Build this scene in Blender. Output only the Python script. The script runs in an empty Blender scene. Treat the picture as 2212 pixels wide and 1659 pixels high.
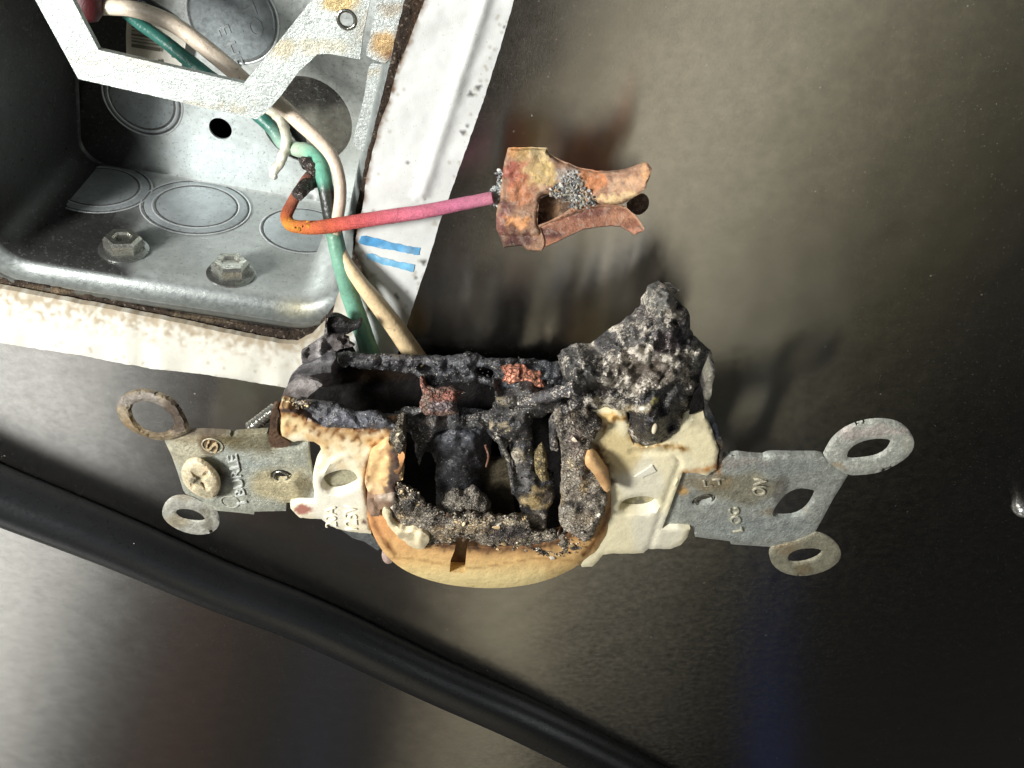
import bpy, bmesh, math, random
from mathutils import Vector, noise, Matrix
from mathutils.geometry import delaunay_2d_cdt
random.seed(7)
SC = bpy.context.scene
COL = SC.collection
SC.unit_settings.scale_length = 0.006          # one unit is about six millimetres

# ------------------------------------------------------------------ camera
TH = math.radians(42); ST, CT = math.sin(TH), math.cos(TH)
FPX = 1700.0; CX, CY = 1106.0, 829.5
CZ = 19.3
CAM = Vector((0, CZ*ST/CT, CZ))
RV = Vector((1, 0, 0)); UV = Vector((0, CT, -ST)); FV = Vector((0, -ST, -CT))
cd = bpy.data.cameras.new('camera'); cam = bpy.data.objects.new('camera', cd); COL.objects.link(cam)
cam.location = CAM; cam.rotation_euler = (-TH, 0, 0)
cd.sensor_width = 36; cd.lens = 36*FPX/2212; cd.clip_start = 0.1; cd.clip_end = 500
SC.camera = cam

# ------------------------------------------------------------------ world: invented light and dark blobs shaped into the steel's reflections
W = bpy.data.worlds.new('World'); SC.world = W; W.use_nodes = True
wn, wl = W.node_tree.nodes, W.node_tree.links
wn.clear()
def wm(op, a, b=None, c=None):
    n = wn.new('ShaderNodeMath'); n.operation = op
    for i, v in enumerate((a, b, c)):
        if v is None: continue
        if isinstance(v, (int, float)): n.inputs[i].default_value = v
        else: wl.new(v, n.inputs[i])
    return n.outputs[0]
tc = wn.new('ShaderNodeTexCoord')
def wdot(vec):
    n = wn.new('ShaderNodeVectorMath'); n.operation = 'DOT_PRODUCT'
    wl.new(tc.outputs['Generated'], n.inputs[0]); n.inputs[1].default_value = vec
    return n.outputs['Value']
dz = wm('MAXIMUM', wdot((0, -ST, CT)), 0.05)
wx = wm('DIVIDE', wdot((1, 0, 0)), dz); wy = wm('DIVIDE', wdot((0, CT, ST)), dz)
wnoi = wn.new('ShaderNodeTexNoise'); wnoi.inputs['Scale'].default_value = 2.2; wnoi.inputs['Detail'].default_value = 3
wl.new(tc.outputs['Generated'], wnoi.inputs['Vector'])
def blob(cur, px, py, rx, ry, rot, col, amt=1.0, soft=1.0):
    a0, b0 = (px-CX)/FPX, (CY-py)/FPX; rx /= FPX; ry /= FPX
    c, s = math.cos(math.radians(rot)), math.sin(math.radians(rot))
    dx = wm('SUBTRACT', wx, a0); dy = wm('SUBTRACT', wy, b0)
    u = wm('DIVIDE', wm('ADD', wm('MULTIPLY', dx, c), wm('MULTIPLY', dy, s)), rx)
    v = wm('DIVIDE', wm('SUBTRACT', wm('MULTIPLY', dy, c), wm('MULTIPLY', dx, s)), ry)
    r2 = wm('ADD', wm('MULTIPLY', u, u), wm('MULTIPLY', v, v))
    g = wm('MULTIPLY', wm('POWER', 2.718, wm('MULTIPLY', wm('POWER', r2, soft), -1)), amt)
    m = wn.new('ShaderNodeMix'); m.data_type = 'RGBA'
    wl.new(g, m.inputs['Factor']); wl.new(cur, m.inputs['A']); m.inputs['B'].default_value = (*col, 1)
    return m.outputs['Result']
def lin(c): return tuple(((v/255)/12.92 if v <= 10 else (((v/255)+.055)/1.055)**2.4) for v in c)
def env(c, k=2.35): return tuple(v*k for v in lin(c))
base = wn.new('ShaderNodeRGB'); base.outputs[0].default_value = (*env((34, 33, 31)), 1)
cur = base.outputs[0]
# (centre, radii, angle, colour, strength, hardness)
for b in (
    (1590, 60, 330, 820, -26, (150, 144, 127), .95, 2.2),
    (1200, 720, 150, 480, -18, (146, 137, 117), .9, 2.0),
    (1840, 160, 180, 500, -24, (110, 106, 88), .6, 1.5),
    (2120, 20, 240, 220, -30, (122, 116, 90), .8, 1.5),
    (1120, 80, 120, 460, -14, (18, 15, 13), .98, 3.0),
    (1090, 500, 110, 160, 0, (40, 35, 30), .85, 1.5),
    (930, 660, 330, 120, 0, (58, 52, 47), .8, 1.5),
    (2250, 1060, 620, 640, 30, (6, 6, 6), 1.0, 2.4),
    (1750, 1440, 720, 440, 0, (8, 8, 9), 1.0, 2.4),
    (-60, 860, 330, 420, -12, (250, 250, 246), .97, 1.3),
    (-160, 1480, 240, 420, 0, (172, 170, 163), .85, 1.5),
    (420, 1380, 130, 140, 0, (104, 76, 66), .6, 1.2),
    (760, 1200, 260, 260, 20, (34, 33, 31), .7, 1.8),
    (1085, 1350, 80, 300, -6, (104, 102, 88), .7, 2.5),
    (1360, 1430, 110, 80, 30, (74, 72, 62), .6, 1.8),
    (680, 1640, 80, 110, 20, (44, 52, 82), .7, 1.5),
    (920, 1640, 90, 170, 0, (116, 108, 94), .85, 3.0),
    (1665, 1680, 60, 150, 5, (18, 36, 80), .9, 1.8),
    (900, -2500, 4000, 1500, 0, (96, 98, 102), .9, 2.0),
):
    cur = blob(cur, *b[:5], env(b[5]), b[6], b[7])
nm = wn.new('ShaderNodeMapRange'); wl.new(wnoi.outputs['Fac'], nm.inputs['Value'])
nm.inputs['From Min'].default_value = .25; nm.inputs['From Max'].default_value = .75
nm.inputs['To Min'].default_value = .82; nm.inputs['To Max'].default_value = 1.18
bgw = wn.new('ShaderNodeBackground'); wl.new(cur, bgw.inputs['Color']); wl.new(nm.outputs[0], bgw.inputs['Strength'])
wo = wn.new('ShaderNodeOutputWorld'); wl.new(bgw.outputs[0], wo.inputs['Surface'])

def area(name, loc, target, size, power, color=(1, 1, 1)):
    l = bpy.data.lights.new(name, 'AREA'); l.shape = 'RECTANGLE'; l.size, l.size_y = size
    l.energy = power; l.color = color
    o = bpy.data.objects.new(name, l); COL.objects.link(o); o.location = loc
    o.rotation_euler = (Vector(target)-Vector(loc)).to_track_quat('-Z', 'Y').to_euler()
    return o
area('work_lamp', (-25, 17, 23), (0, 0, 3), (8, 6), 22000, (1.0, .985, .95))
area('fill_lamp', (-20, 32, 26), (0, 0, 3), (8, 2), 2200, (.97, .99, 1.0))  # unseen lamp added as soft fill from above
area('cable_sheen_lamp', (62, -20, 25), (0, -10, 0), (10, 22), 1500, (.95, .98, 1.0))  # unseen lamp added only for a sheen along the cable
SC.view_settings.view_transform = 'Standard'; SC.view_settings.look = 'None'
SC.view_settings.exposure = .12; SC.view_settings.gamma = 1; SC.view_settings.use_curve_mapping = False
SC.cycles.max_bounces = 8; SC.cycles.use_denoising = True; SC.cycles.sample_clamp_indirect = 6

# ------------------------------------------------------------------ geometry helpers
CROP = {'1': (0, 0, .2728), '2': (493.7, 0, .2728), '3': (0, 384, .2728), '4': (493.7, 384, .2728),
        '5': (987.5, 274.3, .2232), '6': (576, 658.3, .2232), '7': (1069.8, 603.5, .248),
        'A': (219.4, 795.5, .2232), 'B': (603.5, 822.9, .248), 'C': (987.5, 822.9, .2811),
        'D': (1426.4, 850.3, .2728), 'E': (0, 987.5, .4216), 'F': (427.9, 932.6, .1124), 'G': (1453.8, 987.5, .1256),
        'H': (384, 0, .0992), 'I': (219.4, 0, .124), '0': (0, 0, 1)}
def c_(k, pts):
    ox, oy, s = CROP[k]
    return [(ox+x*s, oy+y*s) for x, y in pts]
def ray(px, py):
    return FV + RV*((px-CX)/FPX) + UV*((CY-py)/FPX)
class Pl:
    """a plane in the world: through the point seen at (px,py) at height z, or a given point"""
    def __init__(s, z=None, n=(0, 0, 1), at=None, pt=None):
        s.n = Vector(n).normalized()
        if pt is not None: s.p = Vector(pt)
        elif at is None: s.p = Vector((0, 0, z))
        else:
            r = ray(*at); s.p = CAM + r*((z-CAM.z)/r.z)
    def hit(s, px, py):
        r = ray(px, py); return CAM + r*((s.p-CAM).dot(s.n)/r.dot(s.n))
    def up(s, h): return Pl(n=s.n, pt=s.p+s.n*h)
def smooth_loop(pts, it=2):
    for _ in range(it):
        o = []
        for i in range(len(pts)):
            a, b = pts[i], pts[(i+1) % len(pts)]
            o.append((a[0]*.75+b[0]*.25, a[1]*.75+b[1]*.25)); o.append((a[0]*.25+b[0]*.75, a[1]*.25+b[1]*.75))
        pts = o
    return pts
def resample(pts, step, closed=True):
    o = []; n = len(pts)
    for i in range(n if closed else n-1):
        a, b = pts[i], pts[(i+1) % n]; d = math.hypot(b[0]-a[0], b[1]-a[1]); k = max(1, int(round(d/step)))
        for j in range(k): o.append((a[0]+(b[0]-a[0])*j/k, a[1]+(b[1]-a[1])*j/k))
    if not closed: o.append(pts[-1])
    return o
def nz(x, y, s=1., z=0.): return noise.noise(Vector((x*s, y*s, z)))
def fr(x, y, s=1., z=0., o=4): return noise.fractal(Vector((x*s, y*s, z)), 1.0, 2.0, o)
def rag(pts, amp, s=.06, seed=0.):
    if not amp: return pts
    return [(x+amp*fr(x, y, s, seed+3, 3), y+amp*fr(x, y, s, seed+9, 3)) for x, y in pts]
def inside(x, y, poly):
    r = False; j = len(poly)-1
    for i in range(len(poly)):
        xi, yi = poly[i]; xj, yj = poly[j]
        if (yi > y) != (yj > y) and x < (xj-xi)*(y-yi)/(yj-yi)+xi: r = not r
        j = i
    return r
def edist(x, y, poly):
    m = 1e9; j = len(poly)-1
    for i in range(len(poly)):
        ax, ay = poly[j]; bx, by = poly[i]; dx, dy = bx-ax, by-ay; L = dx*dx+dy*dy
        t = 0 if L == 0 else max(0, min(1, ((x-ax)*dx+(y-ay)*dy)/L))
        d = (x-ax-t*dx)**2+(y-ay-t*dy)**2
        if d < m: m = d
        j = i
    return math.sqrt(m)
def finish(name, verts, faces, mat, parent=None, cols=None, smooth=30):
    me = bpy.data.meshes.new(name); me.from_pydata(verts, [], faces); me.validate(); me.update()
    if cols:
        a = me.color_attributes.new('Col', 'FLOAT_COLOR', 'POINT')
        for i, c in enumerate(cols): a.data[i].color = (c[0], c[1], c[2], c[3] if len(c) > 3 else 0)
    if smooth:
        me.shade_smooth()
        try: me.set_sharp_from_angle(angle=math.radians(smooth))
        except Exception: pass
    me.materials.append(mat)
    o = bpy.data.objects.new(name, me); COL.objects.link(o)
    if parent: o.parent = parent
    return o
def sheet(name, outline, mat, plane, thick=.15, holes=(), step=10, h=None, col=None, parent=None,
          sm=0, ragged=0, hr=0, hs=1, angle=35, edge_h=0, seed=0., bev=0):
    """a piece of sheet with real thickness; its outline was traced, its distance and relief are real"""
    out = smooth_loop(outline, sm) if sm else outline
    out = rag(resample(out, step*.8), ragged, .06, seed)
    hl = []
    for hh in holes:
        if name in ('mounting_ear', 'metal_strap'):
            ox = sum(p[0] for p in hh)/len(hh); oy = sum(p[1] for p in hh)/len(hh); hh = [(ox+(x-ox)*1.14, oy+(y-oy)*1.2) for x, y in hh]
        q = smooth_loop(hh, hs) if hs else hh
        hl.append(rag(resample(q, step*.8), hr, .07, seed+2))
    loops = [out]+hl
    pts = []; cons = []
    for L in loops:
        b = len(pts); pts += L; cons += [(b+i, b+(i+1) % len(L)) for i in range(len(L))]
    nb = len(pts)
    xs = [p[0] for p in out]; ys = [p[1] for p in out]
    y = min(ys)+step*.5; r = 0
    while y < max(ys):
        x = min(xs)+(step*.5 if r % 2 else 0)
        while x < max(xs):
            q = (x+random.uniform(-.18, .18)*step, y+random.uniform(-.18, .18)*step)
            if inside(*q, out) and not any(inside(*q, z) for z in hl) and min(edist(*q, z) for z in loops) > step*.4:
                pts.append(q)
            x += step
        y += step*.87; r += 1
    res = delaunay_2d_cdt([Vector(p) for p in pts], cons, [], 0, 1e-5)
    v2 = [(v.x, v.y) for v in res[0]]; fs = []
    for f in res[2]:
        cx = sum(v2[i][0] for i in f)/len(f); cy = sum(v2[i][1] for i in f)/len(f)
        if inside(cx, cy, out) and not any(inside(cx, cy, z) for z in hl): fs.append(tuple(f))
    V = []; C = []
    n = plane.n
    for (x, y) in v2:
        p = plane.hit(x, y)
        d = min(edist(x, y, z) for z in loops) if (h or col or bev) else 0
        hh = h(x, y, d) if h else 0
        if bev: hh -= bev*max(0, 1-d/(bev*70))**2
        rd = (CAM-p).normalized(); V.append(p+rd*hh)
        C.append(col(x, y, d) if col else (1, 1, 1, 0))
    N = len(V)
    back = [tuple(plane.hit(x, y)-n*thick) for (x, y) in v2]
    # orientation
    F = []
    ec = {}
    for f in fs:
        a, b, c3 = V[f[0]], V[f[1]], V[f[2]]
        if (b-a).cross(c3-a).dot(CAM-a) < 0: f = f[::-1]
        F.append(f)
        for i in range(len(f)): ec[(f[i], f[(i+1) % len(f)])] = 1
    FF = list(F)
    if thick:
        FF += [tuple(N+i for i in f[::-1]) for f in F]
        for (a, b) in ec:
            if (b, a) not in ec: FF.append((b, a, N+a, N+b))
        V = [tuple(v) for v in V]+back; C = C+C
    return finish(name, [tuple(v) for v in V], FF, mat, parent, C, angle)
def tube(name, pts, mat, parent=None, col=None, rough=0., seg=14, sub=10, cap=True, seed=0.):
    """pts: (px, py, z, radius in px)"""
    P = []; R = []
    for px, py, z, r in pts:
        w = Pl(z).hit(px, py); P.append(w); R.append(r*(w-CAM).dot(FV)/FPX)
    Q = []; QR = []; T = []
    n = len(P)
    for i in range(n-1):
        p0, p1, p2, p3 = P[max(0, i-1)], P[i], P[i+1], P[min(n-1, i+2)]
        for j in range(sub):
            t = j/sub
            Q.append(.5*((2*p1)+(-p0+p2)*t+(2*p0-5*p1+4*p2-p3)*t*t+(-p0+3*p1-3*p2+p3)*t**3))
            QR.append(R[i]+(R[i+1]-R[i])*t); T.append((i+t)/(n-1))
    Q.append(P[-1]); QR.append(R[-1]); T.append(1.)
    V = []; C = []; F = []
    up = Vector((.3, .5, .8))
    for i, q in enumerate(Q):
        t = (Q[min(i+1, len(Q)-1)]-Q[max(i-1, 0)]).normalized()
        up = (up-t*up.dot(t)).normalized(); s = t.cross(up)
        for k in range(seg):
            a = 2*math.pi*k/seg; d = up*math.cos(a)+s*math.sin(a)
            rr = QR[i]*(1+rough*noise.fractal(q*5+d*1.5+Vector((seed, 0, 0)), 1., 2., 3))
            V.append(tuple(q+d*rr)); C.append(col(T[i], a, q) if col else (1, 1, 1, 0))
    for i in range(len(Q)-1):
        for k in range(seg):
            a, b = i*seg+k, i*seg+(k+1) % seg; F.append((a, b, b+seg, a+seg))
    if cap:
        F.append(tuple(range(seg))[::-1]); F.append(tuple((len(Q)-1)*seg+k for k in range(seg)))
    return finish(name, V, F, mat, parent, C, 60)
def basis(n):
    n = n.normalized(); a = Vector((1, 0, 0)); a = (a-n*a.dot(n)).normalized(); return a, n.cross(a), n
def lathe(name, c, n, prof, mat, parent=None, seg=32, colr=(1, 1, 1, 0), smooth=35, poly=None, ph=0):
    """prof: (radius, height) about axis n through c"""
    a, b, n = basis(n); V = []; F = []
    sg = poly or seg
    for r, z in prof:
        for k in range(sg):
            t = 2*math.pi*k/sg+ph; V.append(tuple(c+a*(r*math.cos(t))+b*(r*math.sin(t))+n*z))
    for i in range(len(prof)-1):
        for k in range(sg):
            p, q = i*sg+k, i*sg+(k+1) % sg; F.append((p, q, q+sg, p+sg))
    F.append(tuple(range(sg))[::-1]); F.append(tuple((len(prof)-1)*sg+k for k in range(sg)))
    return finish(name, V, F, mat, parent, [colr]*len(V), smooth)
def ringtube(name, c, n, R, r, mat, parent=None, colr=(1, 1, 1, 0), a0=0, a1=360, seg=72, ry=None, flat=1.):
    a, b, n = basis(n); V = []; F = []; full = (a1-a0 >= 360); m = seg if full else seg+1
    for i in range(m):
        t = math.radians(a0+(a1-a0)*i/seg); d = a*math.cos(t)+b*math.sin(t)
        for k in range(8):
            u = 2*math.pi*k/8; V.append(tuple(c+d*(R+r*math.cos(u))+n*(r*flat*math.sin(u))))
    for i in range(seg if full else seg):
        j = (i+1) % m
        for k in range(8):
            F.append((i*8+k, j*8+k, j*8+(k+1) % 8, i*8+(k+1) % 8))
    return finish(name, V, F, mat, parent, [colr]*len(V), 60)
def text(name, s, px, py, hpx, wpx, ang, plane, mat, parent, ext=.03, lift=0., colr=(1, 1, 1, 0), bold=.02):
    """raised letters; hpx letter height and wpx run length as seen, ang reading direction in the picture (0 = to the right, 90 = upwards)"""
    cu = bpy.data.curves.new('tmp', 'FONT'); cu.body = s; cu.size = 1; cu.extrude = .5; cu.offset = bold
    cu.resolution_u = 3
    to = bpy.data.objects.new('tmp', cu); COL.objects.link(to)
    bpy.context.view_layer.update()
    dg = bpy.context.evaluated_depsgraph_get(); me = bpy.data.meshes.new_from_object(to.evaluated_get(dg))
    bpy.data.objects.remove(to)
    xs = [v.co.x for v in me.vertices]; ys = [v.co.y for v in me.vertices]
    x0, x1, y0, y1 = min(xs), max(xs), min(ys), max(ys)
    a = math.radians(ang); dx, dy = math.cos(a), -math.sin(a); ux, uy = -math.sin(a)*1, -math.cos(a)
    for v in me.vertices:
        u = (v.co.x-x0)/(x1-x0)*wpx; w = (v.co.y-y0)/(y1-y0)*hpx
        p = plane.hit(px+dx*u+ux*w, py+dy*u+uy*w)
        v.co = p+plane.n*(lift+(ext if v.co.z > 0 else -.02))
    at = me.color_attributes.new('Col', 'FLOAT_COLOR', 'POINT')
    for d in at.data: d.color = (*colr[:3], colr[3] if len(colr) > 3 else 0)
    me.materials.clear(); me.materials.append(mat); me.name = name
    o = bpy.data.objects.new(name, me); COL.objects.link(o)
    if parent: o.parent = parent
    return o
def rubble(name, region, n, size, plane, hf, colf, mat, parent, seed=1, holes=()):
    """many small crumbs baked into one crust"""
    rnd = random.Random(seed); V = []; F = []; C = []
    xs = [p[0] for p in region]; ys = [p[1] for p in region]
    bm = bmesh.new(); bmesh.ops.create_icosphere(bm, subdivisions=1, radius=1)
    bv = [v.co.copy() for v in bm.verts]; bf = [[v.index for v in f.verts] for f in bm.faces]; bm.free()
    k = 0; tries = 0
    while k < n and tries < n*20:
        tries += 1
        x, y = rnd.uniform(min(xs), max(xs)), rnd.uniform(min(ys), max(ys))
        if not inside(x, y, region) or any(inside(x, y, q) for q in holes): continue
        k += 1; x += rnd.gauss(0, 2.5); y += rnd.gauss(0, 2.5)
        p = plane.hit(x, y); p = p+(CAM-p).normalized()*hf(x, y)
        s = rnd.uniform(*size)*rnd.uniform(.5, 1.)
        q = Matrix.Rotation(rnd.uniform(0, 6.28), 3, Vector((rnd.uniform(-1, 1), rnd.uniform(-1, 1), rnd.uniform(-1, 1))).normalized())
        sc = Vector((rnd.uniform(.6, 1.5), rnd.uniform(.5, 1.2), rnd.uniform(.3, .8)))
        b = len(V); cc = colf(x, y, rnd)
        for v in bv:
            w = Vector((v.x*sc.x, v.y*sc.y, v.z*sc.z))*(1+.35*rnd.uniform(-1, 1)); w.rotate(q)
            V.append(tuple(p+w*s)); C.append(cc)
        F += [tuple(b+i for i in f) for f in bf]
    o = finish(name, V, F, mat, parent, C, 30); o['kind'] = 'stuff'; return o
def empty(name, label, cat, loc=(0, 0, 0), group=None):
    o = bpy.data.objects.new(name, None); COL.objects.link(o); o.empty_display_size = .3
    o['label'] = label; o['category'] = cat
    if group: o['group'] = group
    return o
def tag(o, label, cat, group=None):
    o['label'] = label; o['category'] = cat
    if group: o['group'] = group
    return o

# ------------------------------------------------------------------ colour helpers (material colours)
def al(r, g, b, k=.8, f=0.): return tuple(v*k for v in lin((r, g, b)))+(f,)
def mx(a, b, t):
    t = max(0., min(1., t)); return tuple(a[i]+(b[i]-a[i])*t for i in range(4))
def stains_and_shade(basec, lst, warp=14, ws=.02, mott=.0, ms=.08, seed=0.):
    """burn marks, dirt and painted shade of fixed shape: (x, y, rx, ry, colour, strength[, edge softness])"""
    def f(x, y, d=0):
        wx_ = x+warp*fr(x, y, ws, seed+1.3, 4); wy_ = y+warp*fr(x, y, ws, seed+7.7, 4)
        c = basec
        for s in lst:
            q = math.sqrt(((wx_-s[0])/s[2])**2+((wy_-s[1])/s[3])**2)
            sf = s[6] if len(s) > 6 else .5
            t = (1+sf*.5-q)/sf
            t = max(0, min(1, t)); t = t*t*(3-2*t)
            c = mx(c, s[4], t*s[5])
        if mott:
            m = 1+mott*fr(x, y, ms, seed+4, 4); c = (c[0]*m, c[1]*m, c[2]*m, c[3])
        return c
    return f

def patches(region, n, seed, cols, size=(8, 22)):
    rnd = random.Random(seed); xs = [p[0] for p in region]; ys = [p[1] for p in region]; o = []
    while len(o) < n:
        x, y = rnd.uniform(min(xs), max(xs)), rnd.uniform(min(ys), max(ys))
        if inside(x, y, region):
            a = rnd.uniform(*size); o.append((x, y, a*rnd.uniform(.6, 1.4), a*rnd.uniform(.4, 1.1), rnd.choice(cols), rnd.uniform(.5, .95), rnd.uniform(.2, .5)))
    return o
# ------------------------------------------------------------------ materials
def material(name, rough=.5, metal=0., spec=.5, bump=((20, .1, 4),), var=((6, .15),), fleck=None, rvar=.0,
             spangle=0., coat=0., flecks=22, cells=None, spots=None, flow=(2.2, .36, .62, .6, 1.35)):
    m = bpy.data.materials.new(name); m.use_nodes = True; n, l = m.node_tree.nodes, m.node_tree.links
    b = n['Principled BSDF']
    at = n.new('ShaderNodeAttribute'); at.attribute_name = 'Col'
    t = n.new('ShaderNodeTexCoord'); co = t.outputs['Object']
    def mixc(f, a, bcol, mode='MIX'):
        q = n.new('ShaderNodeMix'); q.data_type = 'RGBA'; q.blend_type = mode
        if isinstance(f, (int, float)): q.inputs['Factor'].default_value = f
        else: l.new(f, q.inputs['Factor'])
        l.new(a, q.inputs['A'])
        if isinstance(bcol, tuple): q.inputs['B'].default_value = (*bcol[:3], 1)
        else: l.new(bcol, q.inputs['B'])
        return q.outputs['Result']
    def noi(s, d=4, rg=.55, vec=None):
        q = n.new('ShaderNodeTexNoise'); q.inputs['Scale'].default_value = s; q.inputs['Detail'].default_value = d
        q.inputs['Roughness'].default_value = rg; l.new(vec or co, q.inputs['Vector']); return q.outputs['Fac']
    def mr(v, a, bb, c, d):
        q = n.new('ShaderNodeMapRange'); l.new(v, q.inputs['Value'])
        for k, x in zip(('From Min', 'From Max', 'To Min', 'To Max'), (a, bb, c, d)): q.inputs[k].default_value = x
        return q.outputs[0]
    def ml(a, bb):
        q = n.new('ShaderNodeMath'); q.operation = 'MULTIPLY'
        for i, v in enumerate((a, bb)):
            if isinstance(v, (int, float)): q.inputs[i].default_value = v
            else: l.new(v, q.inputs[i])
        return q.outputs[0]
    c = at.outputs['Color']
    for s, a in var:
        v = mr(noi(s), .3, .7, 1-a, 1+a)
        g = n.new('ShaderNodeCombineColor'); [l.new(v, g.inputs[i]) for i in range(3)]
        c = mixc(1., c, g.outputs[0], 'MULTIPLY')
    if spangle:
        vo = n.new('ShaderNodeTexVoronoi'); vo.inputs['Scale'].default_value = 13; vo.feature = 'F1'
        vm = n.new('ShaderNodeVectorMath'); vm.operation = 'ADD'; l.new(co, vm.inputs[0])
        nn = n.new('ShaderNodeTexNoise'); nn.inputs['Scale'].default_value = 12; l.new(co, nn.inputs['Vector'])
        sc = n.new('ShaderNodeVectorMath'); sc.operation = 'SCALE'; l.new(nn.outputs['Color'], sc.inputs[0]); sc.inputs['Scale'].default_value = .25
        l.new(sc.outputs[0], vm.inputs[1]); l.new(vm.outputs[0], vo.inputs['Vector'])
        sp = n.new('ShaderNodeSeparateColor'); l.new(vo.outputs['Color'], sp.inputs[0])
        v = mr(sp.outputs[0], 0, 1, 1-spangle, 1+spangle)
        g = n.new('ShaderNodeCombineColor'); [l.new(v, g.inputs[i]) for i in range(3)]
        c = mixc(1., c, g.outputs[0], 'MULTIPLY')
        # thin dark corrosion flecks
        c = mixc(mr(noi(16, 5, .7), .58, .66, 0, .4), c, (.09, .10, .11))
    if cells:
        s, amt, edge = cells
        wv = n.new('ShaderNodeTexNoise'); wv.inputs['Scale'].default_value = s*.7; l.new(co, wv.inputs['Vector'])
        sv = n.new('ShaderNodeVectorMath'); sv.operation = 'SCALE'; l.new(wv.outputs['Color'], sv.inputs[0]); sv.inputs['Scale'].default_value = 1.2/s
        av = n.new('ShaderNodeVectorMath'); av.operation = 'ADD'; l.new(co, av.inputs[0]); l.new(sv.outputs[0], av.inputs[1])
        v1 = n.new('ShaderNodeTexVoronoi'); v1.inputs['Scale'].default_value = s; l.new(av.outputs[0], v1.inputs['Vector'])
        v2 = n.new('ShaderNodeTexVoronoi'); v2.inputs['Scale'].default_value = s; v2.feature = 'DISTANCE_TO_EDGE'; l.new(av.outputs[0], v2.inputs['Vector'])
        sp1 = n.new('ShaderNodeSeparateColor'); l.new(v1.outputs['Color'], sp1.inputs[0])
        v = mr(sp1.outputs[0], 0, 1, 1-amt, 1+amt)
        g = n.new('ShaderNodeCombineColor'); [l.new(v, g.inputs[i]) for i in range(3)]
        c = mixc(1., c, g.outputs[0], 'MULTIPLY')
        c = mixc(mr(v2.outputs['Distance'], 0, .10, edge, 0), c, (.03, .026, .023))
        cell_h = v2.outputs['Distance']
    if spots:
        s, th, colr, amt = spots
        c = mixc(mr(noi(s, 3, .6), th, th+.04, 0, amt), c, colr)
    fo = None
    if fleck:
        # pale ash crystals; amount from the alpha of the colour attribute
        f1 = noi(flecks, 2, .8)
        th = n.new('ShaderNodeMath'); th.operation = 'SUBTRACT'; th.inputs[0].default_value = .665
        l.new(ml(ml(at.outputs['Alpha'], .26), mr(noi(flow[0], 4, .6), *flow[1:])), th.inputs[1])
        df = n.new('ShaderNodeMath'); df.operation = 'SUBTRACT'; l.new(f1, df.inputs[0]); l.new(th.outputs[0], df.inputs[1])
        fo = mr(df.outputs[0], 0, .03, 0, 1)
        c2 = mixc(mr(noi(9, 2), .4, .6, 0, 1), fleck_rgb(n, fleck[0]), fleck[1])
        c = mixc(fo, c, c2)
    l.new(c, b.inputs['Base Color'])
    b.inputs['Metallic'].default_value = metal; b.inputs['Specular IOR Level'].default_value = spec
    if rvar: l.new(mr(noi(7, 5), .3, .7, rough-rvar, rough+rvar), b.inputs['Roughness'])
    else: b.inputs['Roughness'].default_value = rough
    b.inputs['Coat Weight'].default_value = coat
    prev = None
    if cells:
        q = n.new('ShaderNodeBump'); q.inputs['Distance'].default_value = .10; l.new(mr(cell_h, 0, .2, 0, 1), q.inputs['Height']); prev = q.outputs[0]
    for s, dist, det in bump:
        q = n.new('ShaderNodeBump'); q.inputs['Distance'].default_value = dist; q.inputs['Strength'].default_value = 1.
        l.new(noi(s, det, .65), q.inputs['Height'])
        if prev: l.new(prev, q.inputs['Normal'])
        prev = q.outputs[0]
    if fo is not None:
        q = n.new('ShaderNodeBump'); q.inputs['Distance'].default_value = .05; l.new(fo, q.inputs['Height'])
        if prev: l.new(prev, q.inputs['Normal'])
        prev = q.outputs[0]
    if prev: l.new(prev, b.inputs['Normal'])
    return m
def fleck_rgb(n, c):
    q = n.new('ShaderNodeRGB'); q.outputs[0].default_value = (*c[:3], 1); return q.outputs[0]

M = {}
M['galv'] = material('galvanised', .42, .55, .5, ((14, .03, 5), (60, .008, 2)), ((1.2, .14), (5, .1)), spangle=.13, rvar=.1)
M['zinc'] = material('box_zinc', .38, .35, .5, ((4, .010, 3), (40, .004, 2)), ((.9, .14), (3.5, .10)), rvar=.12, spots=(10, .60, (.16, .17, .17), .45))
M['strapm'] = material('strap_zinc', .42, .3, .5, ((10, .05, 5), (45, .015, 3)), ((3, .22), (12, .16)), rvar=.12, spots=(17, .62, (.14, .12, .09), .4))
M['paint'] = material('white_paint', .34, 0, .5, ((1.3, .03, 2), (30, .005, 4)), ((1.5, .05),), rvar=.08, spots=(13, .665, (.30, .26, .21), .6))
M['dirt'] = material('dirt', .8, 0, .3, ((9, .14, 6),), ((4, .35), (14, .3)), spots=(7, .6, (.26, .22, .17), .5))
M['cream'] = material('cream_plastic', .38, 0, .5, ((5, .02, 4), (40, .006, 3)), ((4, .04), (16, .04)), rvar=.08, spots=(22, .685, (.10, .05, .02), .75))
M['tan'] = material('scorched_plastic', .34, 0, .5, ((4, .03, 3), (30, .006, 3)), ((3, .06), (12, .05)), rvar=.1, spots=(15, .72, (.16, .09, .05), .5))
M['char'] = material('char', .36, 0, .6, ((4, .10, 4), (12, .035, 3)), ((4, .35), (16, .15)), rvar=.24,
                     fleck=((.70, .64, .54), (.42, .38, .32)), flecks=15, flow=(1.7, .43, .57, .2, 1.7))
M['charsoft'] = material('char_sheet', .55, 0, .45, ((3, .10, 4), (30, .02, 4)), ((3, .25), (12, .2)), rvar=.14,
                         fleck=((.45, .40, .34), (.25, .22, .2)), flecks=24)
M['crust'] = material('ash_crust', .75, 0, .4, ((10, .04, 5),), ((6, .3), (25, .25)),
                      fleck=((.72, .66, .56), (.45, .38, .28)), flecks=20, cells=(8, .45, .4))
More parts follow.
